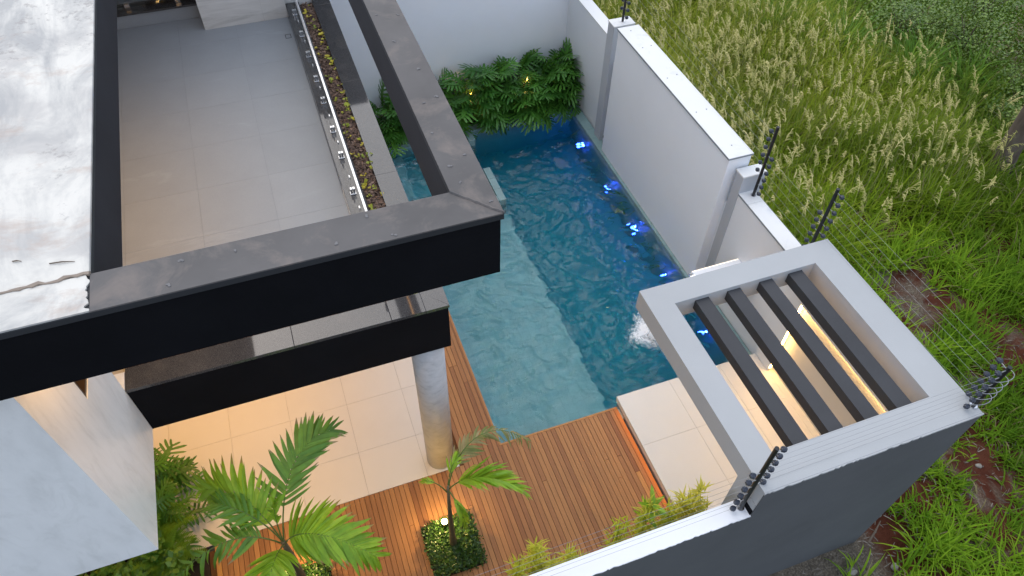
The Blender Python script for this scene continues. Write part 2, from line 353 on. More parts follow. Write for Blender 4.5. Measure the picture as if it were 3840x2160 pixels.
def ribbons(P, az, L, W, lean, curl, k=4, taper=1.0):
    """grass blades: P (n,3) roots, az azimuth, L length, W width, lean start tilt from vertical, curl added tilt -> V,F"""
    n = len(P); t = np.linspace(0, 1, k + 1)
    ang = lean[:, None] + curl[:, None] * (t[None, :] ** 1.3)
    ds = L[:, None] / k
    hx = np.cumsum(np.sin(ang) * ds, 1) - np.sin(ang[:, :1]) * ds
    hz = np.cumsum(np.cos(ang) * ds, 1) - np.cos(ang[:, :1]) * ds
    ca, sa = np.cos(az)[:, None], np.sin(az)[:, None]
    cx = P[:, 0:1] + hx * ca; cy = P[:, 1:2] + hx * sa; cz = P[:, 2:3] + hz
    w = W[:, None] * 0.5 * np.clip(1.0 - taper * t[None, :] ** 2.2, 0.06, 1) * np.where(t[None, :] < 0.01, 0.6, 1)
    Lf = np.stack([cx - sa * w, cy + ca * w, cz], -1); Rt = np.stack([cx + sa * w, cy - ca * w, cz], -1)
    V = np.stack([Lf, Rt], 2).reshape(-1, 3)
    base = (np.arange(n) * (k + 1) * 2)[:, None]; i = np.arange(k)[None, :] * 2
    F = np.stack([base + i, base + i + 1, base + i + 3, base + i + 2], -1).reshape(-1, 4)
    return V, F
def lerp3(a, b, t): return np.asarray(a)[None] * (1 - t[:, None]) + np.asarray(b)[None] * t[:, None]
def frame(pos, ydir, up, s=1.0, sx=None, sz=None):
    """matrix whose local Y runs along ydir and Z near up"""
    y = Vector(ydir).normalized(); x = y.cross(Vector(up))
    x = x.normalized() if x.length > 1e-4 else Vector((1, 0, 0)); z = x.cross(y)
    sx = s if sx is None else sx; sz = s if sz is None else sz
    m = Matrix.Identity(4)
    for i in range(3): m[i][0] = x[i] * sx; m[i][1] = y[i] * s; m[i][2] = z[i] * sz; m[i][3] = pos[i]
    return m

# ================================================================ SETTING: ground, pool, deck, floors
def ground():
    rng = np.random.default_rng(3)
    V = []; F = []
    def grid(x0, x1, y0, y1, nx, ny, amp):
        xs = np.linspace(x0, x1, nx); ys = np.linspace(y0, y1, ny); X, Y = np.meshgrid(xs, ys, indexing='ij')
        Z = -1.0 + amp * (0.05 * np.sin(X * 1.3 + 0.6 * Y) + 0.04 * np.sin(1.9 * Y - X * 0.7) + 0.03 * np.sin(3.1 * X + 2.3 * Y) + rng.normal(0, 0.008, X.shape))
        n = len(V); V.extend(np.stack([X, Y, Z], -1).reshape(-1, 3).tolist())
        for i in range(nx - 1):
            for j in range(ny - 1):
                a = n + i * ny + j; F.append((a, a + ny, a + ny + 1, a + 1))
    grid(7.2, 30, -2, 24, 80, 90, 1.0)
    grid(1.0, 7.2, -2, 2.45, 30, 24, 0.6)
    for x0, x1, y0, y1 in ((30, 300, -300, 300), (7.2, 30, 24, 300), (7.2, 30, -300, -2), (-300, 7.2, -300, -2), (-300, 1.0, -2, 2.45), (-300, -14, 2.45, 300), (-14, 7.2, 24, 300)):
        n0 = len(V); grid(x0 - (0.8 if x0 > -300 else 0), x1 + (0.8 if x1 < 7 or x1 == 30 else 0), y0 - (0.8 if y0 in (24,) else 0), y1 + (0.8 if y1 == -2 else 0), 2, 2, 0.0)
        for q in range(n0, len(V)): V[q][2] -= 0.13
    me = bpy.data.meshes.new('ground'); me.from_pydata(V, [], F); me.update()
    tag(finish(bpy.data.objects.new('ground', me), 'ground'), kind='structure', label='red soil and leaf litter of the vacant lot')
ground()

WZ = -0.055      # water level
# pool basin: walls and floors tiled in teal
pool = MB()
pool.box(4.12, 6.95, 5.42, 13.8, -1.5, -1.32)        # deep floor
pool.box(1.9, 4.118, 5.42, 11.05, -1.5, -0.36)       # shallow shelf
pool.box(1.9, 4.0, 11.05, 13.8, -1.5, -0.62)         # spa floor
pool.box(1.85, 1.995, 5.42, 13.95, -1.5, -0.045)     # house side wall
pool.box(1.995, 6.8, 5.30, 5.505, -1.5, -0.045)      # front wall
pool.box(1.995, 6.86, 13.70, 13.9, -1.5, -0.01)      # planting bed wall
pool.box(6.80, 7.03, 5.30, 13.9, -1.5, -0.01)        # boundary side wall
pb = pool.build('pool_basin', 'pool_tile'); tag(pb, kind='structure', label='teal tiled swimming pool shell with a shallow shelf and a spa corner')
for i in range(24):                                   # coping stones along the boundary wall and the bed
    y0 = 5.6 + i * 0.345
    if y0 < 13.55: box('coping_stone', 6.792, 7.028, y0, y0 + 0.34, -0.006, 0.085, 'coping', pb, 0.004)
for i in range(15):
    x0 = 1.99 + i * 0.328
    if x0 < 6.75: box('coping_stone', x0, min(x0 + 0.323, 6.79), 13.69, 13.93, -0.006, 0.085, 'coping', pb, 0.004)
for y0, y1 in ((11.09, 11.47), (11.475, 11.85), (11.855, 12.235), (13.3, 13.685)):   # low spa wall
    box('spa_wall_stone', 3.955, 4.118, y0, y1, -1.3, 0.12, 'coping', pb, 0.005)
for i in range(6):
    x0 = 2.0 + i * 0.326; box('spa_wall_stone', x0, x0 + 0.321, 11.09, 11.26, -0.6, 0.12, 'coping', pb, 0.005)
box('spa_step', 2.0, 2.35, 11.3, 13.68, -0.62, -0.34, 'pool_tile', pb, 0.01)

def water():
    x0, x1, y0, y1 = 1.96, 6.88, 5.46, 13.76
    nx, ny = 260, 440
    xs = np.linspace(x0, x1, nx); ys = np.linspace(y0, y1, ny); X, Y = np.meshgrid(xs, ys, indexing='ij')
    Z = np.zeros_like(X); rng = np.random.default_rng(5)
    warpx = X + 0.12 * np.sin(2.1 * Y + 1.0) + 0.06 * np.sin(4.3 * X + 0.7); warpy = Y + 0.12 * np.sin(1.7 * X + 0.5) + 0.05 * np.sin(3.9 * Y)
    for i in range(64):
        lam = rng.uniform(0.13, 0.62) if i % 3 else rng.uniform(0.11, 0.24); th = rng.normal(1.25, 0.8); k = 2 * math.pi / lam
        Z += 0.0037 * (lam / 0.35) ** 1.1 * np.sin(k * (warpx * math.cos(th) + warpy * math.sin(th)) + rng.uniform(0, 6.3))
    act = 0.62 + 0.5 * np.exp(-((X - 5.2) ** 2 + (Y - 8.2) ** 2) / 7.0) - 0.35 * np.clip((Y - 11.2) / 2, 0, 1) * (X > 4.1)
    Z = Z * act
    for (cxp, cyp, a) in ((5.42, 6.75, 0.016), (2.4, 12.7, 0.012)):
        r = np.hypot(X - cxp, Y - cyp); Z += a * np.exp(-r / 0.55) * np.sin(r * 24)
    Z += WZ
    top = np.stack([X, Y, Z], -1).reshape(-1, 3)
    idx = np.arange(nx * ny).reshape(nx, ny)
    F = np.stack([idx[:-1, :-1], idx[1:, :-1], idx[1:, 1:], idx[:-1, 1:]], -1).reshape(-1, 4)
    V = top.tolist(); F = F.tolist(); n = len(V)
    V += [(x0, y0, -1.45), (x1, y0, -1.45), (x1, y1, -1.45), (x0, y1, -1.45)]
    F.append([n + 3, n + 2, n + 1, n])
    F.append([n, n + 1] + idx[::-1, 0].tolist()); F.append([n + 1, n + 2] + idx[-1, ::-1].tolist())
    F.append([n + 2, n + 3] + idx[:, -1].tolist()); F.append([n + 3, n] + idx[0, :].tolist())
    me = bpy.data.meshes.new('pool_water'); me.from_pydata(V, [], F); me.update()
    me.polygons.foreach_set('use_smooth', [i < (nx - 1) * (ny - 1) for i in range(len(me.polygons))])
    tag(finish(bpy.data.objects.new('pool_water', me), 'water'), kind='structure', label='rippled clear blue pool water')
water()

# foundation of the lot around the pool
fd = MB()
fd.box(-14, 1.84, 2.72, 24, -1.2, -0.11); fd.box(1.84, 7.0, 2.72, 5.29, -1.2, -0.11); fd.box(1.84, 7.0, 13.92, 24, -1.2, -0.02)
tag(fd.build('lot_foundation', 'grout'), kind='structure')

# wooden deck: every board its own piece
deck = box('deck_base', -2.75, 4.2, 2.75, 5.29, -0.10, -0.027, 'joist'); deck.name = 'wooden_deck'
tag(deck, kind='structure', label='brown hardwood pool deck of narrow parallel boards')
box('deck_base', 1.26, 1.845, 5.37, 13.9, -0.10, -0.027, 'joist', deck)
PIT = 0.0797
BEDS = [(0.372, 1.166, 3.715, 4.563), (-1.87, -1.07, 3.70, 4.56)]
def cut(segs, a, b):
    out = []
    for s0, s1 in segs:
        if b <= s0 or a >= s1: out.append((s0, s1)); continue
        if a > s0: out.append((s0, a))
        if b < s1: out.append((b, s1))
    return out
brng = random.Random(4)
nb = int((4.19 + 2.7) / PIT)
for i in range(nb):
    x1 = 4.19 - i * PIT; x0 = x1 - PIT + 0.007
    ytop = 5.365 if x0 < 1.26 else (5.498 if x1 > 1.995 else 13.6)
    if x0 < 1.97 < 1.995 < x1: box('deck_board', x0, 1.996, 5.502, 13.6, -0.025, 0, 'wood', deck)
    if 1.20 < x0 < 1.26: ytop = 5.365
    segs = [(3.06, ytop)]
    for bx0, bx1, by0, by1 in BEDS:
        if x1 > bx0 + 0.01 and x0 < bx1 - 0.01: segs = cut(segs, by0, by1)
    j = brng.choice([4.66, 4.3, None, None, None, None, None, 3.6]) if ytop < 6 else brng.choice([4.66, 6.9, 7.3, 5.9])
    j2 = brng.uniform(8.5, 11) if ytop > 6 else None
    if j: segs = cut(segs, j - 0.0025, j + 0.0025)
    if j2: segs = cut(segs, j2 - 0.0025, j2 + 0.0025)
    for s0, s1 in segs:
        if s1 - s0 > 0.03:
            dz = brng.uniform(-0.0015, 0.0015)
            box('deck_board', x0, x1, s0, s1, -0.025 + dz, dz, 'wood', deck)
box('edge_board', 2.0, 4.19, 5.502, 5.534, -0.04, 0.002, 'wood', deck)
box('edge_board', 1.998, 2.03, 5.538, 13.65, -0.04, -0.003, 'wood', deck)

# cream floor under the balcony
floor = box('patio_floor', -12, 1.245, 5.375, 23.5, -0.108, -0.012, 'grout'); tag(floor, kind='structure', label='cream porcelain tiled patio floor under the balcony')
xs = [1.254, 0.715] + [0.715 - 0.981 * k for k in range(1, 7)]
ys = [5.37] + [6.163 + 0.977 * k for k in range(0, 8)]
for a, b in zip(xs[1:], xs[:-1]):
    for c, d_ in zip(ys[:-1], ys[1:]): box('floor_tile', a + 0.0018, b - 0.0018, c + 0.0018, d_ - 0.0018, -0.012, 0.001, 'beige_tile', floor)

# raised cream platform under the pergola, amber light under its lip
plat = box('raised_platform', 4.235, 7.0, 2.74, 5.595, -0.1, 0.1, 'light_grey'); tag(plat, kind='structure', label='raised cream tiled platform beside the pool under the pergola')
px_ = [4.195, 5.215, 6.235, 7.003]; py_ = [2.732, 3.6, 4.6, 5.605]
for a, b in zip(px_[:-1], px_[1:]):
    for c, d_ in zip(py_[:-1], py_[1:]): box('floor_tile', a + 0.0015, b - 0.0015, c + 0.0015, d_ - 0.0015, 0.1, 0.226, 'beige_tile', plat, 0.0015)
box('light_strip', 4.231, 4.2345, 2.8, 5.49, 0.03, 0.092, 'led_deck', plat)
box('alcove_floor_tile', 7.003, 7.118, 2.74, 5.205, 0.1, 0.226, 'beige_tile', plat)

# planting beds
def soilbed(name, x0, x1, y0, y1, label, z=0.0):
    return tag(box(name, x0, x1, y0, y1, -0.1, z, 'soil_bed'), kind='structure', label=label)
for bx in BEDS: soilbed('planting_bed', bx[0] - 0.005, bx[1] + 0.005, bx[2] - 0.005, bx[3] + 0.005, 'square planting bed let into the deck', -0.01)
soilbed('planting_bed', 1.0, 4.19, 2.735, 3.055, 'narrow planting strip behind the front wall')
soilbed('planting_bed', -2.7, 0.995, 2.735, 3.055, 'narrow planting strip behind the front wall')
soilbed('planting_bed', 1.99, 7.02, 13.935, 14.94, 'planting bed behind the pool', 0.06)
soilbed('planting_bed', -6.0, -2.76, 2.75, 5.36, 'planting bed under the marble box', 0.0)
soilbed('planting_bed', -6.0, -3.3, 5.4, 7.2, 'planting bed under the marble box', 0.006)

# ================================================================ WALLS
# boundary wall towards the vacant lot
bw = thing('boundary_wall', 'low white boundary wall with white capping between pool and tall grass', 'wall', (7.2, 9, 0))
box('wall_face', 7.045, 7.31, 5.56, 7.40, -1.2, 2.58, 'white_wall', bw); box('wall_face', 7.045, 7.31, 7.40, 12.60, -1.2, 2.2, 'white_wall', bw)
box('wall_face', 7.06, 7.31, 12.60, 14.95, -1.2, 2.58, 'white_wall', bw)
for y0, y1 in ((5.56, 7.085), (7.09, 7.385)): box('capping', 7.035, 7.345, y0, y1, 2.582, 2.612, 'white_top', bw, 0.003)
box('capping', 7.05, 7.345, 12.65, 15.2, 2.582, 2.612, 'white_top', bw, 0.003)
box('capping_edge', 7.031, 7.036, 5.57, 7.38, 2.575, 2.608, 'grey_trim', bw)
def pillar(label, x0, x1, y0, y1, z):
    t = thing('wall_pillar', label, 'pillar', ((x0 + x1) / 2, (y0 + y1) / 2, 0), 'square pillars in the boundary wall')
    box('shaft', x0, x1, y0, y1, -1.0, z - 0.03, 'pillar_grey', t, 0.004); box('cap', x0 - 0.012, x1 + 0.012, y0 - 0.012, y1 + 0.012, z - 0.028, z, 'white_top', t, 0.003)
    return t
pillar('white pillar beside the near end of the thick wall panel', 7.03, 7.48, 7.385, 7.60, 2.985)
pillar('narrow grey-white pillar beside the far end of the thick wall panel', 6.945, 7.42, 12.36, 12.645, 3.06)
wp = thing('wall_panel', 'tall thick smooth white wall panel standing along the pool edge', 'wall', (7.07, 9.8, 0))
box('panel_body', 6.852, 7.30, 7.66, 12.01, 0.086, 3.185, 'white_panel', wp, 0.012)
MB().box(6.83, 7.315, 7.645, 12.025, 3.187, 3.226).build('capping', 'white_top', wp, 0.003)
box('capping_edge', 6.824, 6.829, 7.65, 12.02, 3.19, 3.222, 'grey_trim', wp); box('capping_edge', 6.83, 7.31, 7.638, 7.643, 3.19, 3.222, 'grey_trim', wp)
for x, y in ((6.99, 11.2), (7.19, 11.22), (6.96, 10.1), (7.19, 10.15), (6.95, 8.98), (7.17, 9.0), (7.06, 7.95), (7.05, 11.85)):
    MB().tube([(x, y, 3.2265), (x, y, 3.2325)], 0.012, 8).build('screw', 'grey_trim', wp)
MB().tube([(6.94, 12.10, 0.09), (6.94, 12.11, 0.26), (6.955, 12.16, 0.33), (6.99, 12.2, 0.33)], 0.028, 8).build('drain_pipe', 'plastic', wp)
gw = thing('garden_wall', 'tall white rear wall behind the philodendron bed', 'wall', (3, 15, 0))
box('wall_face', -6, 7.06, 14.95, 15.2, -1.2, 4.2, 'white_wall', gw); box('capping', -6, 7.30, 14.93, 15.22, 4.2, 4.235, 'white_top', gw)
fw = thing('front_wall', 'low grey front wall with white capping below the electric wires', 'wall', (1, 2.4, -1))
box('wall_face', -14, 4.0998, 2.305, 2.53, -1.2, 2.56, 'dark_grey', fw)
# ragged paint edge: the capping overhangs in an uneven line
rr = random.Random(9); pts = [(-14, 2.545)]; x = 4.095; edge = []
while x > -6:
    edge.append((x, 2.297 + rr.choice([0, 0, 0, 0, 0.003, 0.010]) + rr.random() * 0.004)); x -= rr.uniform(0.01, 0.06)
MB().prism([(4.095, 2.545)] + [(-14, 2.545), (-14, 2.298)] + edge[::-1], 2.56, 2.585).build('capping', 'white_wall', fw)

# ================================================================ PERGOLA
pg = thing('pergola', 'light grey pergola with four charcoal slats over the cream platform', 'pergola', (5.7, 3.9, 0))
ZT = 3.2
rg = MB(); O_ = [(4.094, 2.318), (7.292, 2.318), (7.292, 5.538), (4.094, 5.538)]; I_ = [(4.47, 2.732), (6.814, 2.732), (6.814, 5.17), (4.47, 5.17)]
for z in (2.84, ZT): rg.v += [(x, y, z) for x, y in O_] + [(x, y, z) for x, y in I_]
for k in range(4):
    j = (k + 1) % 4; rg.f += [(8 + k, 8 + j, 12 + j, 12 + k), (k, 4 + k, 4 + j, j), (k, j, 8 + j, 8 + k), (4 + k, 12 + k, 12 + j, 4 + j)]
rg.build('frame', 'light_grey', pg, 0.004)
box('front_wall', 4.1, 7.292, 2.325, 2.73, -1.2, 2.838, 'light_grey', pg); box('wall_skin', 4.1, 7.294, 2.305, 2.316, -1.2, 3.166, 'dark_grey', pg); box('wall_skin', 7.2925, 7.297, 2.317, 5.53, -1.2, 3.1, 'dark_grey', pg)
rr = random.Random(12); x = 7.3; edge = []
while x > 4.1:
    edge.append((x, 2.296 + (rr.choice([0, 0, 0, 0, 0.002, 0.010]) if x < 6.7 else 0) + rr.random() * 0.003)); x -= rr.uniform(0.008, 0.05)
MB().prism([(4.092, 2.3165), (4.092, 2.30)] + edge[::-1] + [(7.3, 2.3165)], 3.168, ZT - 0.001).build('render_lip', 'light_grey', pg)
box('wall_end', 4.0925, 4.0995, 2.319, 2.6, 2.70, 2.838, 'light_grey', pg); box('waterproof_strip', 4.085, 4.0975, 2.318, 2.53, 2.587, 2.698, 'black', pg)
box('wall_lining', 4.11, 7.115, 2.733, 2.738, 0.23, 2.84, 'white_wall', pg)
for x0, x1 in ((4.808, 5.028), (5.332, 5.546), (5.87, 6.085), (6.368, 6.60)):
    box('slat', x0, x1, 2.7385, 5.169, 2.955, 3.13, 'slat', pg, 0.004)
aw = MB()                                            # wall under the right beam, with a lit recess
aw.box(7.005, 7.125, 5.207, 5.60, 0.227, 2.839); aw.box(7.005, 7.125, 2.739, 5.205, 2.105, 2.839); aw.box(7.126, 7.285, 2.739, 5.60, -1.0, 2.8385)
aw.build('side_wall', 'white_wall', pg)
box('recess_panel', 7.117, 7.1255, 2.739, 5.206, 0.227, 2.104, 'interior', pg)
box('light_strip', 7.018, 7.05, 5.196, 5.2065, 0.30, 2.08, 'led_hot', pg); box('light_strip', 7.055, 7.10, 2.76, 5.19, 2.078, 2.1045, 'led_hot', pg)
box('light_strip', 6.603, 6.612, 2.8, 5.15, 2.957, 2.975, 'led', pg)

# waterfall spout on the boundary wall
ws = thing('waterfall_spout', 'white waterfall spout with a glowing edge pouring into the pool', 'fountain', (7.03, 6.5, 1.4))
box('spout_body', 6.06, 7.04, 6.3, 6.84, 1.40, 1.495, 'white_panel', ws, 0.008)
box('light_edge', 6.08, 7.03, 6.842, 6.85, 1.475, 1.50, 'led_soft', ws)
shp = []
for i in range(9):
    t = i / 8; shp.append((6.07 - 0.65 * t, 1.498 - 1.55 * t * t + 0.04 * math.sin(t * 3)))
V = []; F = []
for i, (x, z) in enumerate(shp):
    for j in range(9):
        y = 6.32 + 0.5 * j / 8; w = 0.012 * math.sin(j * 2.3 + i); V.append((x + w, y, z + w)); V.append((x + w + 0.012, y, z + w + 0.012))
for i in range(8):
    for j in range(8):
        a = (i * 9 + j) * 2; F.append((a, a + 2, a + 20, a + 18)); F.append((a + 1, a + 19, a + 21, a + 3))
me = bpy.data.meshes.new('water_sheet'); me.from_pydata(V, [], F); me.update(); finish(bpy.data.objects.new('water_sheet', me), 'water_sheet', ws)

# ================================================================ HOUSE
hs_ = thing('house', 'modern white and black house with a terrace framed by a floating black beam', 'house', (-4, 9, 0))
ZR, ZB = 7.4, 6.745
# roof slab and frame
box('roof_slab', -12, -1.705, 3.93, 14.2, ZB + 0.15, ZR - 0.03, 'interior', hs_)
MB().box(-12, -1.475, 3.885, 14.2, ZR - 0.03, ZR).build('roof_membrane', 'roof', hs_, 0.006)
rr = random.Random(2); lim = [(-1.485 + rr.uniform(-0.02, 0.015), 3.545 + k * 0.017) for k in range(20)]
MB().prism([(-12, 3.545)] + lim + [(-12, 3.868)], ZR - 0.03, ZR + 0.002).build('roof_membrane', 'roof', hs_)
box('front_beam', -12, 1.28, 3.56, 3.855, ZB, ZR - 0.062, 'black', hs_)
box('roof_beam', -1.70, -1.50, 3.857, 14.2, ZB, ZR - 0.064, 'charcoal', hs_); box('beam_flashing', -1.72, -1.470, 3.88, 14.2, ZR - 0.063, ZR - 0.031, 'cap', hs_)
box('side_beam', 1.012, 1.278, 3.857, 14.2, ZB, ZR - 0.062, 'charcoal', hs_)
# metal capping: sloping dark drip edge below a dusty grey top
box('beam_flashing', -12, 1.298, 3.536, 3.872, ZR - 0.06, ZR - 0.012, 'cap', hs_); box('beam_flashing', 0.994, 1.299, 3.874, 14.2, ZR - 0.058, ZR - 0.012, 'cap', hs_)
MB().prism([(-1.47, 3.537), (1.301, 3.537), (0.9955, 3.873), (-1.47, 3.873)], ZR - 0.012, ZR).build('metal_capping', 'zinc', hs_)
MB().prism([(1.301, 3.541), (1.301, 14.2), (0.9955, 14.2), (0.9955, 3.877)], ZR - 0.012, ZR + 0.0005).build('metal_capping', 'zinc', hs_)
sl = MB(); rr = random.Random(3); pts = []
for i in range(16): t = i / 15; pts.append((0.9955 + 0.30 * t + rr.uniform(-.004, .004), 3.875 - 0.333 * t + rr.uniform(-.004, .004), ZR + 0.003))
sl.tube(pts, 0.011, 5); sl.build('sealant_seam', 'zinc', hs_)
pts = []
for i in range(26): t = i / 25; pts.append((-1.47 - 0.95 * t, 3.878 + rr.uniform(-.012, .012), ZR + 0.002))
MB().tube(pts, [0.008 + rr.random() * 0.012 for _ in pts], 5).build('cracked_sealant', 'sealant', hs_)
for x, y in ((1.08, 4.15), (1.22, 4.25), (1.1, 5.0), (1.23, 5.05), (1.1, 6.0), (1.05, 6.5), (1.25, 6.45), (1.19, 5.5), (1.06, 4.6), (-0.9, 3.80), (-0.55, 3.78), (0.35, 3.82), (0.1, 3.62), (-1.0, 3.60), (1.25, 3.68), (1.1, 3.95), (0.5, 3.58)):
    rr2 = random.Random(int(x * 977 + y * 131)); k = MB(); n = 6
    for q in range(3):
        a = rr2.random() * 6.28; r = rr2.uniform(0.004, 0.014); k.tube([(x + r * math.cos(a), y + r * math.sin(a), ZR), (x + r * math.cos(a), y + r * math.sin(a), ZR + rr2.uniform(0.003, 0.007))], rr2.uniform(0.006, 0.013), 6)
    k.build('sealant_dab', 'dab', hs_)
box('light_strip', 1.135, 1.155, 3.95, 13.8, ZB - 0.006, ZB + 0.0, 'led', hs_)
# rooms behind: dark floor slab, side walls
box('rear_block', -12, 1.85, 14.2, 23, ZB, ZR, 'charcoal', hs_); box('rear_wall', -12, 0.48, 15.4, 23, 0.0, ZB, 'interior', hs_)
box('storey_slab', -12, 1.05, 5.60, 15.3, 3.42, 3.98, 'interior', hs_)
box('room_wall', -7.2, -7.0, 3.9, 14.0, 4.06, ZB + 0.14, 'interior', hs_); box('ground_wall', -7.2, -7.0, 7.5, 15.0, 0, 3.41, 'interior', hs_); box('ground_wall', -7.0, 1.2, 12.2, 12.4, 0.002, 3.41, 'interior', hs_)
# marble box
mz = MB()
mz.box(-12, -2.56, 3.855, 3.885, 3.4, ZB); mz.build('marble_front', 'marble', hs_)
mk = MB(); mk.box(-2.56, -2.39, 3.855, 4.648, 3.4, ZB); mk.box(-2.56, -2.39, 4.648, 5.36, 3.4, 5.15); mk.box(-2.56, -2.39, 5.36, 5.61, 3.4, 4.242); mk.build('marble_side', 'marble', hs_)
box('marble_soffit', -12, -2.562, 3.887, 5.6, 3.4, 3.43, 'interior', hs_)
wn_ = box('window', -2.53, -2.50, 4.69, 5.6, 5.19, ZB, 'tinted_glass', hs_)
box('frame', -2.53, -2.40, 4.650, 4.69, 5.152, ZB, 'frame_dark', wn_); box('frame', -2.53, -2.40, 4.69, 5.6, 5.152, 5.19, 'frame_dark', wn_)
# balcony beam with granite coping
box('balcony_beam', -2.388, 1.265, 5.36, 5.56, 3.4, 4.19, 'black', hs_); box('balcony_beam', 1.05, 1.265, 5.562, 15.2, 3.4, 4.19, 'charcoal', hs_)
gx = [-2.386, -0.569, 0.57, 0.99]
for a, b in zip(gx[:-1], gx[1:]): box('coping_slab', a + 0.002, b - 0.002, 5.35, 5.655, 4.192, 4.24, 'granite', hs_, 0.003)
MB().prism([(0.992, 5.35), (1.28, 5.35), (0.992, 5.655)], 4.192, 4.24).build('coping_slab', 'granite', hs_)
MB().prism([(1.281, 5.354), (1.281, 7.945), (0.97, 7.945), (0.97, 5.676)], 4.192, 4.2405).build('coping_slab', 'granite', hs_)
gy = [7.948, 10.34, 12.9, 15.2]
for a, b in zip(gy[:-1], gy[1:]): box('coping_slab', 0.97, 1.281, a + 0.001, b - 0.002, 4.192, 4.24, 'granite', hs_, 0.003)
box('planter_curb', 0.487, 0.735, 6.02, 13.14, 4.0, 4.238, 'granite', hs_, 0.003); box('planter_curb', -2.386, 0.485, 6.02, 6.22, 4.0, 4.238, 'granite', hs_, 0.003)
box('curb_face', 0.481, 0.4855, 6.3, 7.9, 4.02, 4.225, 'travertine', hs_)
# terrace floor
tf = box('terrace_floor', -6.9, 0.486, 6.22, 13.5, 3.985, 4.056, 'terrace_grout'); tag(tf, kind='structure', label='grey porcelain tiled terrace floor')
xs = [0.482, -0.455] + [-0.455 - 0.978 * k for k in range(1, 5)]; ys = [6.3, 6.716] + [7.692 + 0.972 * k for k in range(0, 6)] + [13.46]
for a, b in zip(xs[1:], xs[:-1]):
    for c, d_ in zip(ys[:-1], ys[1:]): box('floor_tile', a + 0.0015, b - 0.0015, c + 0.0015, d_ - 0.001, 4.056, 4.06, 'terrace_tile', tf)
dg = MB(); dg.box(0.335, 0.435, 12.25, 12.26, 4.0605, 4.0625).box(0.335, 0.435, 12.375, 12.385, 4.0605, 4.0625).box(0.335, 0.345, 12.26, 12.375, 4.0605, 4.0625).box(0.425, 0.435, 12.26, 12.375, 4.0605, 4.0625)
dg.build('drain_grate', 'plastic', tf)
# travertine wall block and rear curb of the terrace
trx = [(-0.978, 0.06), (0.063, 0.484)]
for k in range(3):
    z0 = 4.06 + 1.0 * k
    for a, b in trx: box('travertine_slab', a, b, 12.98, 13.05, z0, min(z0 + 0.998, ZB), 'travertine', hs_)
box('travertine_slab', 0.486, 0.97, 13.15, 13.2, 4.1, ZB, 'travertine', hs_); box('wall_core', -0.97, 0.48, 13.052, 15.3, 4.06, ZB, 'interior', hs_)
box('terrace_curb', -6.9, -0.975, 13.475, 13.6, 4.0, 4.285, 'terrace_tile', hs_); box('coping_slab', -6.9, -0.975, 13.44, 13.83, 4.30, 4.335, 'granite', hs_)
box('room_floor', -6.9, -0.98, 13.84, 15.39, 3.985, 4.05, 'terrace_tile', hs_); 
wn2 = box('window', -2.1, -1.0, 15.36, 15.395, 4.5, 6.6, 'tinted_glass', hs_); box('frame', -2.16, -2.1, 15.34, 15.395, 4.45, 6.65, 'chrome', wn2); box('frame', -2.1, -1.0, 15.34, 15.395, 4.45, 4.5, 'chrome', wn2)
# round concrete column
MB().tube([(1.0 + 0.0, 5.63, 0.0), (1.0, 5.63, 3.4)], 0.224, 48).build('column', 'column', hs_, smooth=False)
for p in bpy.data.objects['column'].data.polygons: p.use_smooth = len(p.vertices) == 4
# patio ceiling lamps and terrace room lamps
def lamp(x, y, z, power, size, parent, col=(1.0, 0.53, 0.16)):
    fx = MB().tube([(x, y, z - 0.004), (x, y, z + 0.004)], 0.05, 16).build('ceiling_lamp', 'lamp', parent)
    L = bpy.data.lights.new('ceiling_lamp_light', 'AREA'); L.shape = 'DISK'; L.size = size; L.energy = power; L.color = col; L.spread = R(150)
    o = bpy.data.objects.new('ceiling_lamp_light', L); COL.objects.link(o); o.parent = fx; o.location = (x, y, z - 0.012)
for x, y, pw in ((-2.2, 6.9, 15), (-1.0, 7.0, 9), (-2.2, 8.6, 13), (-0.9, 8.7, 5), (-3.9, 7.9, 14), (-4.2, 9.8, 12), (-1.5, 10.6, 10)): lamp(x, y, 3.39, pw, 0.12, hs_)
for x, y, pw in ((-1.95, 4.6, 16), (-2.3, 6.9, 9), (-2.3, 8.2, 11), (-2.3, 9.6, 9)): lamp(x, y, ZB + 0.14, pw, 0.1, hs_)

# ================================================================ TERRACE RAILING, MULCH
rl = thing('glass_railing', 'frameless glass railing with steel top rail along the terrace planter', 'railing', (0.6, 9.5, 4.24))
bounds = [13.05, 12.04, 11.37, 10.62, 9.97, 9.21, 8.56, 7.77, 7.13, 6.12]
for a, b in zip(bounds[1:], bounds[:-1]): box('glass_panel', 0.601, 0.611, a + 0.004, b - 0.004, 4.265, 4.965, 'glass', rl)
box('top_rail', 0.601, 0.632, 6.10, 13.10, 4.966, 5.0, 'chrome', rl, 0.004)
for y in (12.69, 11.93, 11.26, 10.51, 9.89, 9.12, 8.49, 7.68, 6.6):
    c = MB(); c.box(0.560, 0.655, y - 0.035, y + 0.035, 4.241, 4.252); c.box(0.568, 0.5985, y - 0.024, y + 0.024, 4.253, 4.335); c.box(0.6135, 0.642, y - 0.024, y + 0.024, 4.253, 4.335)
    c.build('clamp', 'chrome', rl, 0.003)
for y in bounds[1:-1]: box('joint_clip', 0.592, 0.620, y - 0.024, y + 0.024, 4.43, 4.475, 'chrome', rl, 0.003)
r2 = thing('glass_railing', 'short glass railing on steel clamps behind the terrace, at the rear curb', 'railing', (-1.7, 13.7, 4.3))
for x0, x1 in ((-2.9, -1.66), (-1.65, -1.0)): box('glass_panel', x0, x1, 13.60, 13.61, 4.36, 5.2, 'glass', r2)
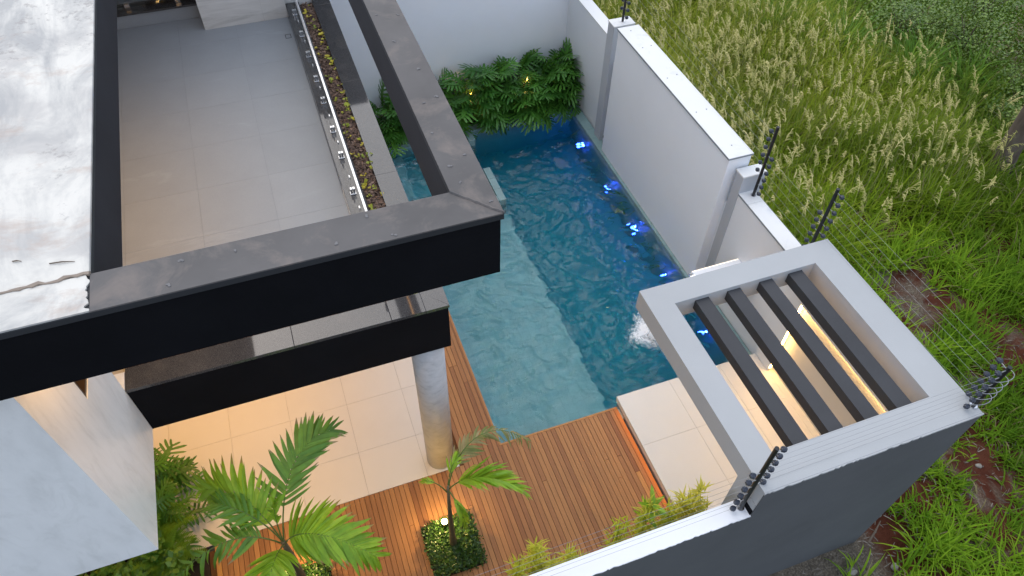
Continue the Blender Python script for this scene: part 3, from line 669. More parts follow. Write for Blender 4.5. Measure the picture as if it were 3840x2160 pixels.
for x in (-2.16, -1.32):
    c = MB(); c.box(x - 0.045, x + 0.045, 13.555, 13.597, 4.336, 4.44); c.box(x - 0.045, x + 0.045, 13.613, 13.65, 4.336, 4.44); c.build('clamp', 'chrome', r2, 0.004)

def chips():
    rng = np.random.default_rng(8); N = 7600
    P = np.zeros((N, 3)); half = N * 3 // 4
    P[:half, 0] = rng.uniform(0.745, 0.962, half); P[:half, 1] = rng.uniform(5.68, 13.1, half)
    P[half:, 0] = rng.uniform(-2.38, 0.75, N - half); P[half:, 1] = rng.uniform(5.665, 6.01, N - half)
    P[:, 2] = 4.185 + rng.uniform(-0.01, 0.03, N)
    a = rng.uniform(0, 6.28, N); L = rng.uniform(0.016, 0.038, N); W = L * rng.uniform(0.35, 0.6, N); tl = rng.normal(0, 0.35, N)
    d = np.stack([np.cos(a), np.sin(a), tl], -1) * L[:, None]; s = np.stack([-np.sin(a), np.cos(a), rng.normal(0, 0.35, N)], -1) * W[:, None]
    V = np.stack([P - d, P + s * 0.8 - d * 0.2, P + d, P - s], 1).reshape(-1, 3)
    F = np.arange(N * 4).reshape(N, 4)
    t = rng.uniform(0, 1, N); col = lerp3((0.065, 0.037, 0.026), (0.27, 0.175, 0.125), t ** 1.3)
    me = raw_mesh('bark_mulch', V, F, np.repeat(col, 4, 0), False)
    tag(finish(bpy.data.objects.new('bark_mulch', me), 'mulch'), 'brown bark chip mulch filling the terrace planter', kind='stuff')
chips()
pl = MB().box(0.737, 0.968, 5.66, 13.13, 4.0, 4.175).box(-2.386, 0.736, 5.66, 6.018, 4.0, 4.174).build('planter_soil', 'soil_bed', hs_)
# small seedlings in the mulch
def sprout_mesh(k):
    rng = random.Random(k); V = []; F = []
    for i in range(rng.choice([3, 4, 5, 6])):
        a = rng.uniform(0, 6.28); L = rng.uniform(0.025, 0.048); w = L * 0.55; n = len(V); c, s = math.cos(a), math.sin(a); r0 = rng.uniform(0.0, 0.02); h = rng.uniform(0.01, 0.03)
        for u, vv, z in ((r0, 0, 0), (r0 + L * .5, w, h), (r0 + L, 0, h * .8), (r0 + L * .5, -w, h)): V.append((u * c - vv * s, u * s + vv * c, z))
        F.append((n, n + 1, n + 2, n + 3))
    me = bpy.data.meshes.new('sprout'); me.from_pydata(V, [], F); me.update(); return me
SPR = [sprout_mesh(i) for i in range(6)]
M['sprout'] = leaf_mat('seedling_leaf', (0.28, 0.36, 0.04), (0.62, 0.50, 0.05), 0.2, 0.5)
srng = random.Random(21)
for i in range(64):
    y = 5.75 + 7.3 * (i + srng.uniform(-.5, .5)) / 64; x = srng.choice([srng.uniform(0.77, 0.85), srng.uniform(0.86, 0.95), 0.95])
    o = inst('seedling', SPR[i % 6], Matrix.Translation((x, max(5.72, y), 4.215)) @ Matrix.Rotation(srng.uniform(0, 6.28), 4, 'Z') @ Matrix.Scale(srng.uniform(0.8, 1.6), 4), None, 'sprout')
    tag(o, 'tiny yellow-green seedling growing in the bark mulch beside the glass railing', 'seedling', 'seedlings in the terrace planter')

# ================================================================ POOL LIGHTS, SPOTLIGHTS, FOAM
def pool_light(x, y, z, label):
    t = thing('pool_light', label, 'pool light', (x, y, z), 'blue lights under water along the pool wall')
    MB().tube([(x, y, z), (x - 0.03, y, z)], 0.075, 16).build('rim', 'chrome', t); MB().tube([(x - 0.031, y, z), (x - 0.04, y, z)], 0.026, 16).build('lens', 'lamp_blue', t)
    L = bpy.data.lights.new('pool_lamp', 'POINT'); L.energy = 2.2; L.color = (0.04, 0.08, 1.0); L.shadow_soft_size = 0.05
    o = bpy.data.objects.new('pool_lamp', L); COL.objects.link(o); o.parent = t; o.location = (-0.12, 0, 0)
for (y, lab) in ((12.86, 'blue pool light nearest the far corner of the pool'), (11.23, 'blue pool light second from the far corner of the pool'), (9.81, 'blue pool light third from the far corner of the pool'), (8.39, 'blue pool light near the waterfall spout'), (6.75, 'blue pool light seen between the beam and first slat of the pergola')):
    pool_light(6.798, y - 0.02, -0.60, lab)
def spot(x, y, z, label, mat='lamp', power=0, h=0.10, r=0.04, group='spotlights in the planting beds'):
    t = thing('garden_spotlight', label, 'garden light', (x, y, z), group)
    MB().tube([(x, y, z), (x, y, z + h)], r * 0.4, 8).build('stake', 'plastic', t)
    MB().tube([(x, y, z + h), (x + 0.002, y + 0.002, z + h + 0.07)], r, 12).build('housing', 'plastic', t)
    MB().tube([(x, y, z + h + 0.0705), (x, y, z + h + 0.078)], r * 0.92, 12).build('lens', mat, t)
    if power:
        L = bpy.data.lights.new('spot_lamp', 'POINT'); L.energy = power; L.color = (1.0, 0.66, 0.25); L.shadow_soft_size = 0.06
        o = bpy.data.objects.new('spot_lamp', L); COL.objects.link(o); o.parent = t; o.location = (0, 0, h + 0.16)
spot(0.73, 4.45, 0.02, 'glowing spotlight beside the thin palm in the square bed', 'lamp', 20, 0.14, 0.05)
spot(-1.47, 4.44, 0.02, 'glowing spotlight under the large palm at the bottom edge', 'lamp', 20, 0.14, 0.05)
for x, y, z, lab in ((4.35, 14.25, 0.35, 'small yellow light among the philodendrons beside the black beam'), (4.55, 13.95, 0.1, 'small yellow light low at the pool edge among the philodendrons'), (5.75, 14.2, 0.5, 'small yellow light among the philodendrons near the white corner'), (5.65, 14.0, 0.2, 'small yellow light at the foot of the corner philodendrons')):
    spot(x, y, z, lab, 'lamp_small', 1.2, 0.3, 0.035)
def foam(name, cxp, cyp, sx, sy, rot, label, swirl=False):
    """a thin lace of foam lying on the water: a small sheet whose coverage follows the 'tint' value and a noise"""
    nx = ny = 40; V = []; F = []; T = []
    for i in range(nx):
        for j in range(ny):
            u, w = 2.4 * (i / (nx - 1) * 2 - 1), 2.4 * (j / (ny - 1) * 2 - 1); x, y = u * sx, w * sy
            r = math.hypot(u, w); th = math.atan2(w, u)
            if swirl: k = 0.36 - 0.55 * abs(r - 1.0 - 0.18 * th / 3.14) - (0.35 if r < .3 else 0)
            else: k = 0.62 - 0.33 * r * (1 + 0.25 * math.sin(th * 3 + 1))
            if r > 2.3: k = -1
            V.append((cxp + x * math.cos(rot) - y * math.sin(rot), cyp + x * math.sin(rot) + y * math.cos(rot), WZ + 0.034)); T.append((k, k, k))
    for i in range(nx - 1):
        for j in range(ny - 1): a = i * ny + j; F.append((a, a + ny, a + ny + 1, a + 1))
    me = raw_mesh(name, V, F, np.array(T), False)
    tag(finish(bpy.data.objects.new(name, me), 'foam'), label, kind='stuff')
foam('splash_foam', 5.42, 6.85, 0.34, 0.52, -0.12, 'white splash foam where the waterfall hits the pool')
foam('spa_foam', 2.42, 12.75, 0.33, 0.36, 0.3, 'swirl of pale foam over the spa jets', True)

# ================================================================ ELECTRIC FENCE
def post(x, y, z0, z1, label, sets):
    t = thing('fence_post', label, 'fence post', (x, y, z0), 'black electric fence posts on the walls')
    MB().tube([(x, y, z0), (x, y, z1)], 0.027, 10).build('pole', 'plastic', t); MB().tube([(x, y, z0), (x, y, z0 + 0.012)], 0.05, 10).build('base_plate', 'chrome', t)
    for (dx, dy, zs) in sets:
        for z in zs:
            MB().tube([(x, y, z), (x + dx * 0.75, y + dy * 0.75, z)], 0.006, 5).build('rod', 'wire', t)
            n = Vector((dx, dy, 0)).normalized(); c = Vector((x + dx, y + dy, z))
            MB().tube([c - n * 0.034, c - n * 0.018, c - n * 0.012, c + n * 0.012, c + n * 0.018, c + n * 0.034], [0.022, 0.03, 0.037, 0.037, 0.03, 0.022], 9).build('insulator', 'insulator', t)
    return t
def six(a, b): return [a + (b - a) * k / 5 for k in range(6)]
FR, FL_, BN, BF = six(3.21, 4.0), six(2.65, 3.53), six(3.21, 4.0), six(2.74, 3.49)
post(4.03, 2.44, 2.586, 4.1, 'black electric fence post standing where the low wall meets the pergola', [(0.12, 0, FR), (-0.12, 0, FL_)])
pc = post(7.25, 2.44, 3.2, 4.06, 'black electric fence post on the outer corner of the pergola', [(-0.14, 0, six(3.26, 4.0)), (0.02, 0.14, six(3.26, 4.0))])
for z in six(3.3, 3.95)[:5]:
    pts = [(7.25 - 0.12 + 0.28 * (1 - math.cos(a)) * 0.5 + 0.13 * math.sin(a), 2.44 + 0.13 * (1 - math.cos(a)) * 0.5 - 0.12 * math.sin(a), z + 0.03 * math.sin(a)) for a in [math.pi * k / 10 for k in range(11)]]
    MB().tube(pts, 0.0045, 4).build('jumper_wire', 'wire', pc)
post(7.25, 5.72, 2.613, 4.06, 'black electric fence post rising behind the back corner of the pergola', [(0, -0.12, BN), (0, 0.12, BF)])
post(7.25, 7.26, 2.613, 4.06, 'black electric fence post beside the pillar at the near end of the white panel', [(0, -0.11, six(2.74, 3.49)), (0, 0.11, six(3.1, 3.9))])
post(7.2, 12.5, 3.062, 4.5, 'black electric fence post on top of the far pillar at the top edge', [(0.02, -0.11, six(3.2, 4.0)), (0, 0.11, six(3.3, 4.2))])
def run(label, A, B, sag=0.012):
    t = thing('fence_wires', label, 'fence wire', tuple((Vector(A[0]) + Vector(B[0])) / 2), 'thin wires of the electric fence')
    for p, q in zip(A, B):
        p, q = Vector(p), Vector(q); pts = []
        for i in range(9): s = i / 8; w = p.lerp(q, s); w.z -= sag * 4 * s * (1 - s); pts.append(w)
        MB().tube(pts, 0.0017, 4, False).build('wire', 'wire', t)
run('thin wires strung above the front edge of the pergola', [(4.17, 2.44, z) for z in FR], [(7.09, 2.44, z) for z in six(3.26, 4.0)])
run('thin wires strung above the low front wall in front of the deck', [(3.89, 2.44, z) for z in FL_], [(-12, 2.44, z) for z in FL_])
run('thin wires strung along the grass side of the pergola', [(7.27, 2.60, z) for z in six(3.26, 4.0)], [(7.25, 5.58, z) for z in BN])
run('thin wires strung along the boundary wall between pergola and pillar', [(7.25, 5.86, z) for z in BF], [(7.25, 7.13, z) for z in six(2.74, 3.49)])
run('thin wires strung on the grass side of the tall white panel', [(7.25, 7.39, z) for z in six(3.1, 3.9)], [(7.33, 12.37, z) for z in six(3.2, 4.0)])

# ================================================================ PLANTS
def leaflet_mesh(seed, n=5, w=0.15, droop=0.22):
    rng = random.Random(seed); V = []; F = []
    for i in range(n + 1):
        t = i / n; hw = w * 0.5 * (math.sin(math.pi * min(1, 0.16 + 0.84 * t) ** 0.9) ** 0.7 if t < 1 else 0.05); z = -droop * t * t; tw = rng.uniform(-.01, .01)
        V += [(-hw + tw, t, z + hw * 0.35), (tw, t, z), (hw + tw, t, z + hw * 0.35)]
    for i in range(n):
        a = i * 3; F += [(a, a + 1, a + 4, a + 3), (a + 1, a + 2, a + 5, a + 4)]
    me = bpy.data.meshes.new('leaflet'); me.from_pydata(V, [], F); me.update(); me.polygons.foreach_set('use_smooth', [True] * len(F)); return me
LM = {}
def leaflets_for(mat):
    if mat not in LM:
        LM[mat] = []
        for k in range(4):
            me = leaflet_mesh(k, droop=(0.1, 0.2, 0.32, 0.5)[k]); me.materials.append(M[mat]); LM[mat].append(me)
    return LM[mat]
def bez(P, t):
    P = [Vector(p) for p in P]
    while len(P) > 1: P = [P[i].lerp(P[i + 1], t) for i in range(len(P) - 1)]
    return P[0]
def frond(parent, ctrl, mat, n=24, Lm=0.4, seed=0, up=(0, 0, 1), spread=(70, 25), lift=0.25, t0=0.16, rag=0.0, label=None, rad=0.011):
    rng = random.Random(seed); pts = [bez(ctrl, i / 14) for i in range(15)]
    f = MB().tube(pts, [rad * (1 - 0.8 * i / 14) for i in range(15)], 5).build('frond', 'stem', parent)
    if label: f['label'] = label
    ms = leaflets_for(mat)
    for i in range(n):
        t = t0 + (1 - t0) * (i + 0.5) / n; p = bez(ctrl, t); d = (bez(ctrl, min(1, t + 0.02)) - bez(ctrl, t - 0.02)).normalized()
        side = d.cross(Vector(up)).normalized(); upv = side.cross(d).normalized()
        env = 0.45 + 0.55 * math.sin(math.pi * min(1, 0.2 + 0.72 * t)); a = R(spread[0] + (spread[1] - spread[0]) * t)
        for s in (-1, 1):
            if rng.random() < rag: continue
            aa = a + rng.uniform(-.1, .1); v = d * math.cos(aa) + side * (s * math.sin(aa)) + upv * (lift + rng.uniform(-.12, .12))
            L = Lm * env * rng.uniform(0.85, 1.1) * (rng.uniform(0.5, 1) if rag else 1)
            inst('leaflet', ms[rng.choice([0, 1, 1, 2]) if not rag else rng.choice([2, 3, 3])], frame(p, v, upv, L, L * rng.uniform(0.8, 1.15)), f)
    return f
# thin palm in the square bed
pa = thing('palm', 'thin young palm with one wide green frond in the square deck bed', 'palm tree', (0.774, 4.148, 0))
MB().tube([(0.774, 4.148, -0.02), (0.776, 4.15, 0.12), (0.775, 4.15, 0.5), (0.772, 4.15, 1.0), (0.778, 4.152, 1.5), (0.79, 4.16, 2.02)], [0.062, 0.055, 0.042, 0.034, 0.026, 0.016], 10, True).build('trunk', 'trunk_palm', pa, smooth=True)
frond(pa, [(0.79, 4.16, 1.9), (0.98, 4.15, 2.25), (1.35, 4.02, 2.32), (1.66, 3.76, 2.08)], 'palm', 20, 0.42, 1, (-0.15, 0.5, 0.85), (48, 14), 0.2, 0.2)
frond(pa, [(0.785, 4.17, 1.85), (0.95, 4.45, 2.35), (1.55, 4.85, 2.5), (2.02, 4.32, 2.15)], 'palm_dry', 32, 0.32, 2, (0, 0, 1), (60, 30), -0.25, 0.22, 0.22, 'withered yellow-brown frond')
frond(pa, [(0.78, 4.16, 1.8), (0.7, 4.22, 2.05), (0.6, 4.27, 2.1), (0.5, 4.33, 2.05)], 'palm', 5, 0.14, 3, (0, 0, 1), (40, 15), 0, 0.5)
frond(pa, [(0.79, 4.15, 1.9), (0.83, 4.0, 2.0), (0.88, 3.85, 1.8), (0.9, 3.78, 1.5)], 'palm', 6, 0.3, 4, (0, 0, 1), (25, 8), 0, 0.25)
frond(pa, [(0.78, 4.16, 1.9), (0.84, 4.26, 2.2), (0.93, 4.32, 2.35), (0.98, 4.34, 2.3)], 'palm', 7, 0.22, 5, (0, 0, 1), (35, 12), 0, 0.35)
# big palm at the bottom edge
pb2 = thing('palm', 'large palm with broad green fronds at the bottom edge of the deck', 'palm tree', (-1.4, 4.12, 0))
MB().tube([(-1.40, 4.10, -0.02), (-1.39, 4.11, 0.3), (-1.37, 4.11, 1.0), (-1.36, 4.11, 1.6), (-1.35, 4.10, 2.1)], [0.085, 0.068, 0.055, 0.05, 0.03], 12).build('trunk', 'trunk_palm', pb2, smooth=True)
frond(pb2, [(-1.35, 4.1, 2.05), (-1.2, 4.6, 2.75), (-0.85, 4.95, 2.95), (-0.46, 5.05, 2.75)], 'palm_dark', 22, 0.46, 11, (0.3, -0.25, 0.9), (62, 22), 0.1, 0.2)
frond(pb2, [(-1.36, 4.12, 2.05), (-1.5, 4.45, 2.75), (-1.8, 4.75, 2.75), (-2.2, 5.0, 2.35)], 'palm', 28, 0.5, 12, (-0.25, -0.7, 0.7), (66, 22), 0.1, 0.16)
frond(pb2, [(-1.34, 4.09, 2.05), (-1.1, 4.0, 2.65), (-0.7, 3.75, 2.65), (-0.3, 3.5, 2.2)], 'palm', 27, 0.5, 13, (-0.1, -0.3, 1), (70, 22), -0.05, 0.12)
frond(pb2, [(-1.36, 4.09, 2.05), (-1.6, 4.15, 2.55), (-2.05, 4.3, 2.5), (-2.68, 4.08, 2.0)], 'palm_dark', 22, 0.46, 14, (0, -0.3, 1), (62, 28), -0.1, 0.22, 0.12, 'ragged older frond with torn tips')
frond(pb2, [(-1.36, 4.12, 2.05), (-1.5, 4.3, 2.6), (-1.78, 4.45, 2.75), (-1.95, 4.55, 2.7)], 'palm_dark', 9, 0.34, 15, (0, 0.2, 1), (70, 30), 0.1, 0.3)
frond(pb2, [(-1.35, 4.08, 2.05), (-1.38, 3.85, 2.5), (-1.5, 3.6, 2.5), (-1.7, 3.3, 2.1)], 'palm', 20, 0.42, 16, (0, 0, 1), (65, 25), 0, 0.2)
frond(pb2, [(-1.35, 4.1, 2.05), (-1.33, 4.12, 2.5), (-1.3, 4.15, 2.85), (-1.22, 4.16, 3.05)], 'palm', 8, 0.3, 17, (0.4, 0.8, 0.3), (22, 8), 0, 0.4)
# philodendrons
def philo_mesh(seed):
    rng = random.Random(seed); V = []; F = []; zf = lambda y, x=0: -0.30 * y * y - 0.35 * abs(x) ** 1.5
    k = 9
    for i in range(k):
        t = i / (k - 1); hw = 0.055 + 0.05 * math.sin(math.pi * min(1, t * 1.1)); hw = hw if i < k - 1 else 0.012
        V += [(-hw, t, zf(t) + 0.012), (0, t, zf(t)), (hw, t, zf(t) + 0.012)]
    for i in range(k - 1): a = i * 3; F += [(a, a + 1, a + 4, a + 3), (a + 1, a + 2, a + 5, a + 4)]
    for s in (-1, 1):
        for i in range(7):
            t = 0.03 + 0.88 * i / 6; L = 0.52 * (0.5 + 0.6 * math.sin(math.pi * (0.22 + 0.62 * t))) * rng.uniform(0.88, 1.1) * (0.62 if i == 6 else 1)
            ang = R(104 - 72 * t + rng.uniform(-6, 6)); w = 0.125 * (1 - 0.3 * t) * rng.uniform(0.85, 1.1); dx, dy = math.sin(ang) * s, math.cos(ang); n = len(V)
            for u, ww in ((0.04, 0.7), (0.5, 1.0), (0.85, 0.8), (1.0, 0.12)):
                cx_, cy_ = dx * L * u, t + dy * L * u
                for q in (-1, 1): x = cx_ - dy * w * 0.5 * ww * q * s; y = cy_ + dx * w * 0.5 * ww * q * s; V.append((x, y, zf(y, x) + 0.01 * math.sin(u * 5 + i)))
            F += [(n, n + 1, n + 3, n + 2), (n + 2, n + 3, n + 5, n + 4), (n + 4, n + 5, n + 7, n + 6)]
    me = bpy.data.meshes.new('leaf'); me.from_pydata(V, [], F); me.update(); me.polygons.foreach_set('use_smooth', [True] * len(F)); me.materials.append(M['philo']); return me
PH = [philo_mesh(i) for i in range(4)]
def philodendron(x, y, z, label, n, size, seed, h=0.45, group='philodendrons behind the pool', bias=None):
    t = thing('philodendron', label, 'philodendron', (x, y, z), group); rng = random.Random(seed); st = MB(); place = []
    for i in range(n):
        a = i * 2.39996 + rng.uniform(-.3, .3); f = (i + 0.5) / n
        if bias is not None and rng.random() < 0.3: a = bias + rng.uniform(-.8, .8)
        rr_ = size * (0.25 + 0.75 * f) * rng.uniform(0.7, 1.1); zz = z + h * (1.45 - 1.15 * f) + rng.uniform(-.08, .12)
        d = Vector((math.cos(a), math.sin(a), 0)); q = Vector((x, y, zz)) + d * rr_ * 0.8
        q.x = min(q.x, 6.98); q.y = min(q.y, 14.88)
        st.tube([(x + d.x * .03, y + d.y * .03, z), tuple((Vector((x, y, z)) + q) / 2 + Vector((0, 0, 0.12))), tuple(q)], [0.012, 0.009, 0.006], 4)
        L = size * rng.uniform(0.62, 0.95); v = d * math.cos(0.9 * (1 - f) - 0.1) + Vector((0, 0, math.sin(0.9 * (1 - f) - 0.1) ))
        e = q + v.normalized() * L
        if e.y > 14.9 or e.x > 7.0: v = Vector((min(d.x, 0.05), min(d.y, 0.02), 0.9))
        place.append((q, v, L))
    s_ = st.build('stems', 'stem', t)
    for q, v, L in place: inst('leaf', PH[rng.randrange(4)], frame(q, v, Vector((rng.uniform(-.25, .25), rng.uniform(-.25, .25), 1)), L, L * rng.uniform(0.9, 1.15)), t)
    return t
for i, (x, y, lab, h) in enumerate(((2.25, 14.35, 'philodendron seen between the granite coping and the black beam, left one', .5), (2.95, 14.2, 'philodendron seen between the granite coping and the black beam, right one', .4), (3.6, 14.3, 'philodendron half hidden under the black beam at the spa', .5), (4.3, 14.2, 'philodendron just right of the black beam by the spa wall', .7),
        (4.95, 14.35, 'philodendron with a yellow light at its left in the rear bed', .75), (5.45, 14.1, 'low philodendron hanging over the pool coping mid bed', .45), (5.75, 14.6, 'tall philodendron against the rear wall with upright leaves', .55), (6.25, 14.2, 'dense philodendron over the pool edge near the corner coping', .6), (6.7, 14.5, 'tallest philodendron in the white wall corner', .7))):
    philodendron(x, y + 0.02 if i > 2 else y, 0.06, lab, 40 if i > 2 else 27, 0.64, 40 + i, h, bias=-1.57)
philodendron(-3.4, 6.5, 0.006, 'dark philodendron beside the cream floor under the marble box', 17, 0.46, 60, 0.5, 'philodendrons beside the patio', 0.2)
philodendron(-3.3, 5.85, 0.006, 'philodendron between ferns below the marble box', 13, 0.42, 61, 0.6, 'philodendrons beside the patio', 0.3)
# ferns
def fern_mesh(seed):
    rng = random.Random(seed); V = []; F = []; n = 26; zf = lambda t: 0.42 * t - 0.62 * t * t
    V += [(-0.006, 0, 0), (0.006, 0, 0)]
    for i in range(1, n + 1):
        t = i / n; V += [(-0.005 * (1 - t) - .001, t, zf(t)), (0.005 * (1 - t) + .001, t, zf(t))]; F.append((i * 2 - 2, i * 2 - 1, i * 2 + 1, i * 2))
    for i in range(1, n):
        t = i / n; L = 0.15 * math.sin(math.pi * (0.12 + 0.86 * t)) ** 0.8
        for s in (-1, 1):
            m = len(V); V += [(0, t - 0.014, zf(t)), (s * L * .6, t + 0.02, zf(t) - L * .1), (s * L, t + 0.035, zf(t) - L * .3), (s * L * .55, t + 0.045, zf(t) - L * .12), (0, t + 0.016, zf(t))]; F.append((m, m + 1, m + 3, m + 4)); F.append((m + 1, m + 2, m + 3))
    me = bpy.data.meshes.new('frond'); me.from_pydata(V, [], F); me.update(); me.materials.append(M['fern']); return me
FE = [fern_mesh(i) for i in range(2)]
def fern(x, y, z, label, n, size, seed):
    t = thing('fern', label, 'fern', (x, y, z), 'ferns beside the marble box'); rng = random.Random(seed)
    box('root_crown', x - .05, x + .05, y - .05, y + .05, z - 0.35, z, 'soil_bed', t, 0.02)
    for i in range(n):
        a = i * 2.39996; el = rng.uniform(0.05, 1.2); v = Vector((math.cos(a) * math.cos(el), math.sin(a) * math.cos(el), math.sin(el)))
        L = size * rng.uniform(0.7, 1.1); inst('frond', FE[i % 2], frame((x, y, z), v, (0, 0, 1), L, L * 1.05), t)
for i, (x, y, z, lab, s) in enumerate(((-3.28, 6.1, .35, 'bright fern nearest the dark philodendron on the patio side', .5), (-3.22, 5.62, .4, 'bushy fern in the middle of the strip beside the patio', .55), (-3.22, 5.12, .4, 'fern at the near end of the patio strip below the marble box', .6), (-3.35, 4.72, .4, 'fern at the corner under the marble box', .5), (-3.3, 5.5, .5, 'fern tucked under the edge of the marble box', .5))):
    fern(x, y, z, lab, 34, s, 70 + i)
# leafy cover plants
def leaf_cover(name, x0, x1, y0, y1, z0, h, n, L, c0, c1, seed, label, up=0.7, edge=0.03):
    rng = np.random.default_rng(seed); P = np.stack([rng.uniform(x0, x1, n), rng.uniform(y0, y1, n), z0 + h * rng.uniform(0.1, 1, n) ** 0.7], -1)
    P[:, 0] += rng.normal(0, edge, n); P[:, 1] += rng.normal(0, edge, n)
    P[:, 2] += h * 0.4 * np.sin(P[:, 0] * 9 + seed) * np.sin(P[:, 1] * 8)
    a = rng.uniform(0, 6.28, n); el = rng.normal(up * 0.5, 0.45, n); l = L * rng.uniform(0.6, 1.25, n)
    d = np.stack([np.cos(a) * np.cos(el), np.sin(a) * np.cos(el), np.sin(el)], -1) * l[:, None]; s = np.stack([-np.sin(a), np.cos(a), rng.normal(0, .35, n)], -1) * (l * 0.34)[:, None]
    V = np.stack([P, P + d * .45 + s, P + d, P + d * .45 - s], 1).reshape(-1, 3); t = rng.uniform(0, 1, n)
    me = raw_mesh(name, V, np.arange(n * 4).reshape(n, 4), np.repeat(lerp3(c0, c1, t), 4, 0), False)
    return tag(finish(bpy.data.objects.new(name, me), 'cover'), label, kind='stuff')
for (bx0, bx1, by0, by1), lab, sd in ((BEDS[0], 'dark green ground cover filling the square bed round the thin palm', 5), (BEDS[1], 'dark green ground cover filling the bed round the large palm', 6)):
    leaf_cover('ground_cover', bx0 + .02, bx1 - .02, by0 + .02, by1 - .02, 0.0, 0.11, 5200, 0.042, (0.012, 0.045, 0.008), (0.055, 0.13, 0.02), sd, lab)
leaf_cover('leafy_cover', -5.2, -2.95, 3.6, 5.3, 0.0, 0.75, 5200, 0.11, (0.07, 0.19, 0.02), (0.2, 0.36, 0.05), 9, 'light green leafy cover plants under the front of the marble box', 0.5, 0.05)
leaf_cover('leafy_cover', -5.9, -3.35, 5.45, 7.1, 0.0, 0.4, 3200, 0.09, (0.05, 0.14, 0.02), (0.14, 0.27, 0.04), 10, 'low leafy cover plants between the ferns and the house', 0.5, 0.05)
# yellow bamboo tufts behind the front wall
def bamboo(x, y, ztop, rad, n, label, seed, sp=0.16):
    t = thing('bamboo', label, 'bamboo', (x, y, 0), 'yellow bamboo tufts behind the front wall'); rng = np.random.default_rng(seed); st = MB(); PP = []; 
    k = max(3, int(rad * 22))
    for i in range(k):
        bx_, by_ = x + rng.uniform(-rad, rad), y + rng.uniform(-0.08, 0.08); tz = ztop * rng.uniform(0.72, 1.0); tx, ty = bx_ + rng.normal(0, .08), by_ + rng.normal(0.04, .06)
        st.tube([(bx_, by_, -0.02), ((bx_ + tx) / 2, (by_ + ty) / 2, tz * .55), (tx, ty, tz)], [0.008, 0.006, 0.003], 4)
        m = int(n * 1.9) // k
        s = rng.uniform(0.5, 1.0, m); P = np.stack([bx_ + (tx - bx_) * s, by_ + (ty - by_) * s, tz * s], -1) + rng.normal(0, .03, (m, 3)); PP.append(P)
    st.build('stems', 'stem', t); P = np.concatenate(PP); m = len(P)
    V, F = ribbons(P, rng.uniform(0, 6.28, m), rng.uniform(.11, .21, m), rng.uniform(.018, .028, m), rng.uniform(.2, 1.3, m), rng.uniform(.2, .9, m), 3)
    me = raw_mesh('foliage', V, F); f = finish(bpy.data.objects.new('foliage', me), 'bamboo', t)
for i, (x, y, z, r_, n, lab) in enumerate(((1.32, 2.9, 1.9, .14, 90, 'small yellow bamboo tuft at the bottom edge of the picture'), (1.75, 2.9, 2.1, .2, 230, 'bright yellow bamboo clump nearest the bottom edge'), (2.2, 2.88, 1.95, .17, 150, 'yellow bamboo clump right of the brightest clump'), (2.78, 2.95, 2.0, .07, 60, 'sparse thin bamboo standing alone over the deck'), (3.3, 2.92, 2.25, .2, 200, 'yellow bamboo hiding the left corner of the cream platform'), (3.7, 2.92, 2.35, .18, 240, 'dense yellow bamboo over the cream platform edge'), (4.0, 2.86, 2.25, .1, 110, 'yellow bamboo next to the pergola end wall'))):
    bamboo(x, y, z, r_, n, lab, 90 + i)
bb = thing('bamboo', 'broad leaved green shoot rising left of the dense bamboo', 'bamboo', (3.25, 3.0, 0), 'yellow bamboo tufts behind the front wall')
MB().tube([(3.25, 3.0, 0), (3.26, 3.02, 1.2), (3.22, 3.03, 2.1)], [0.008, .006, .003], 4).build('stems', 'stem', bb)
for k in range(12):
    a = k * 2.4; inst('leaf', leaflets_for('palm')[k % 3], frame((3.24, 3.02, 1.5 + 0.05 * k), (math.cos(a), math.sin(a), .7), (0, 0, 1), 0.24, 0.42), bb)

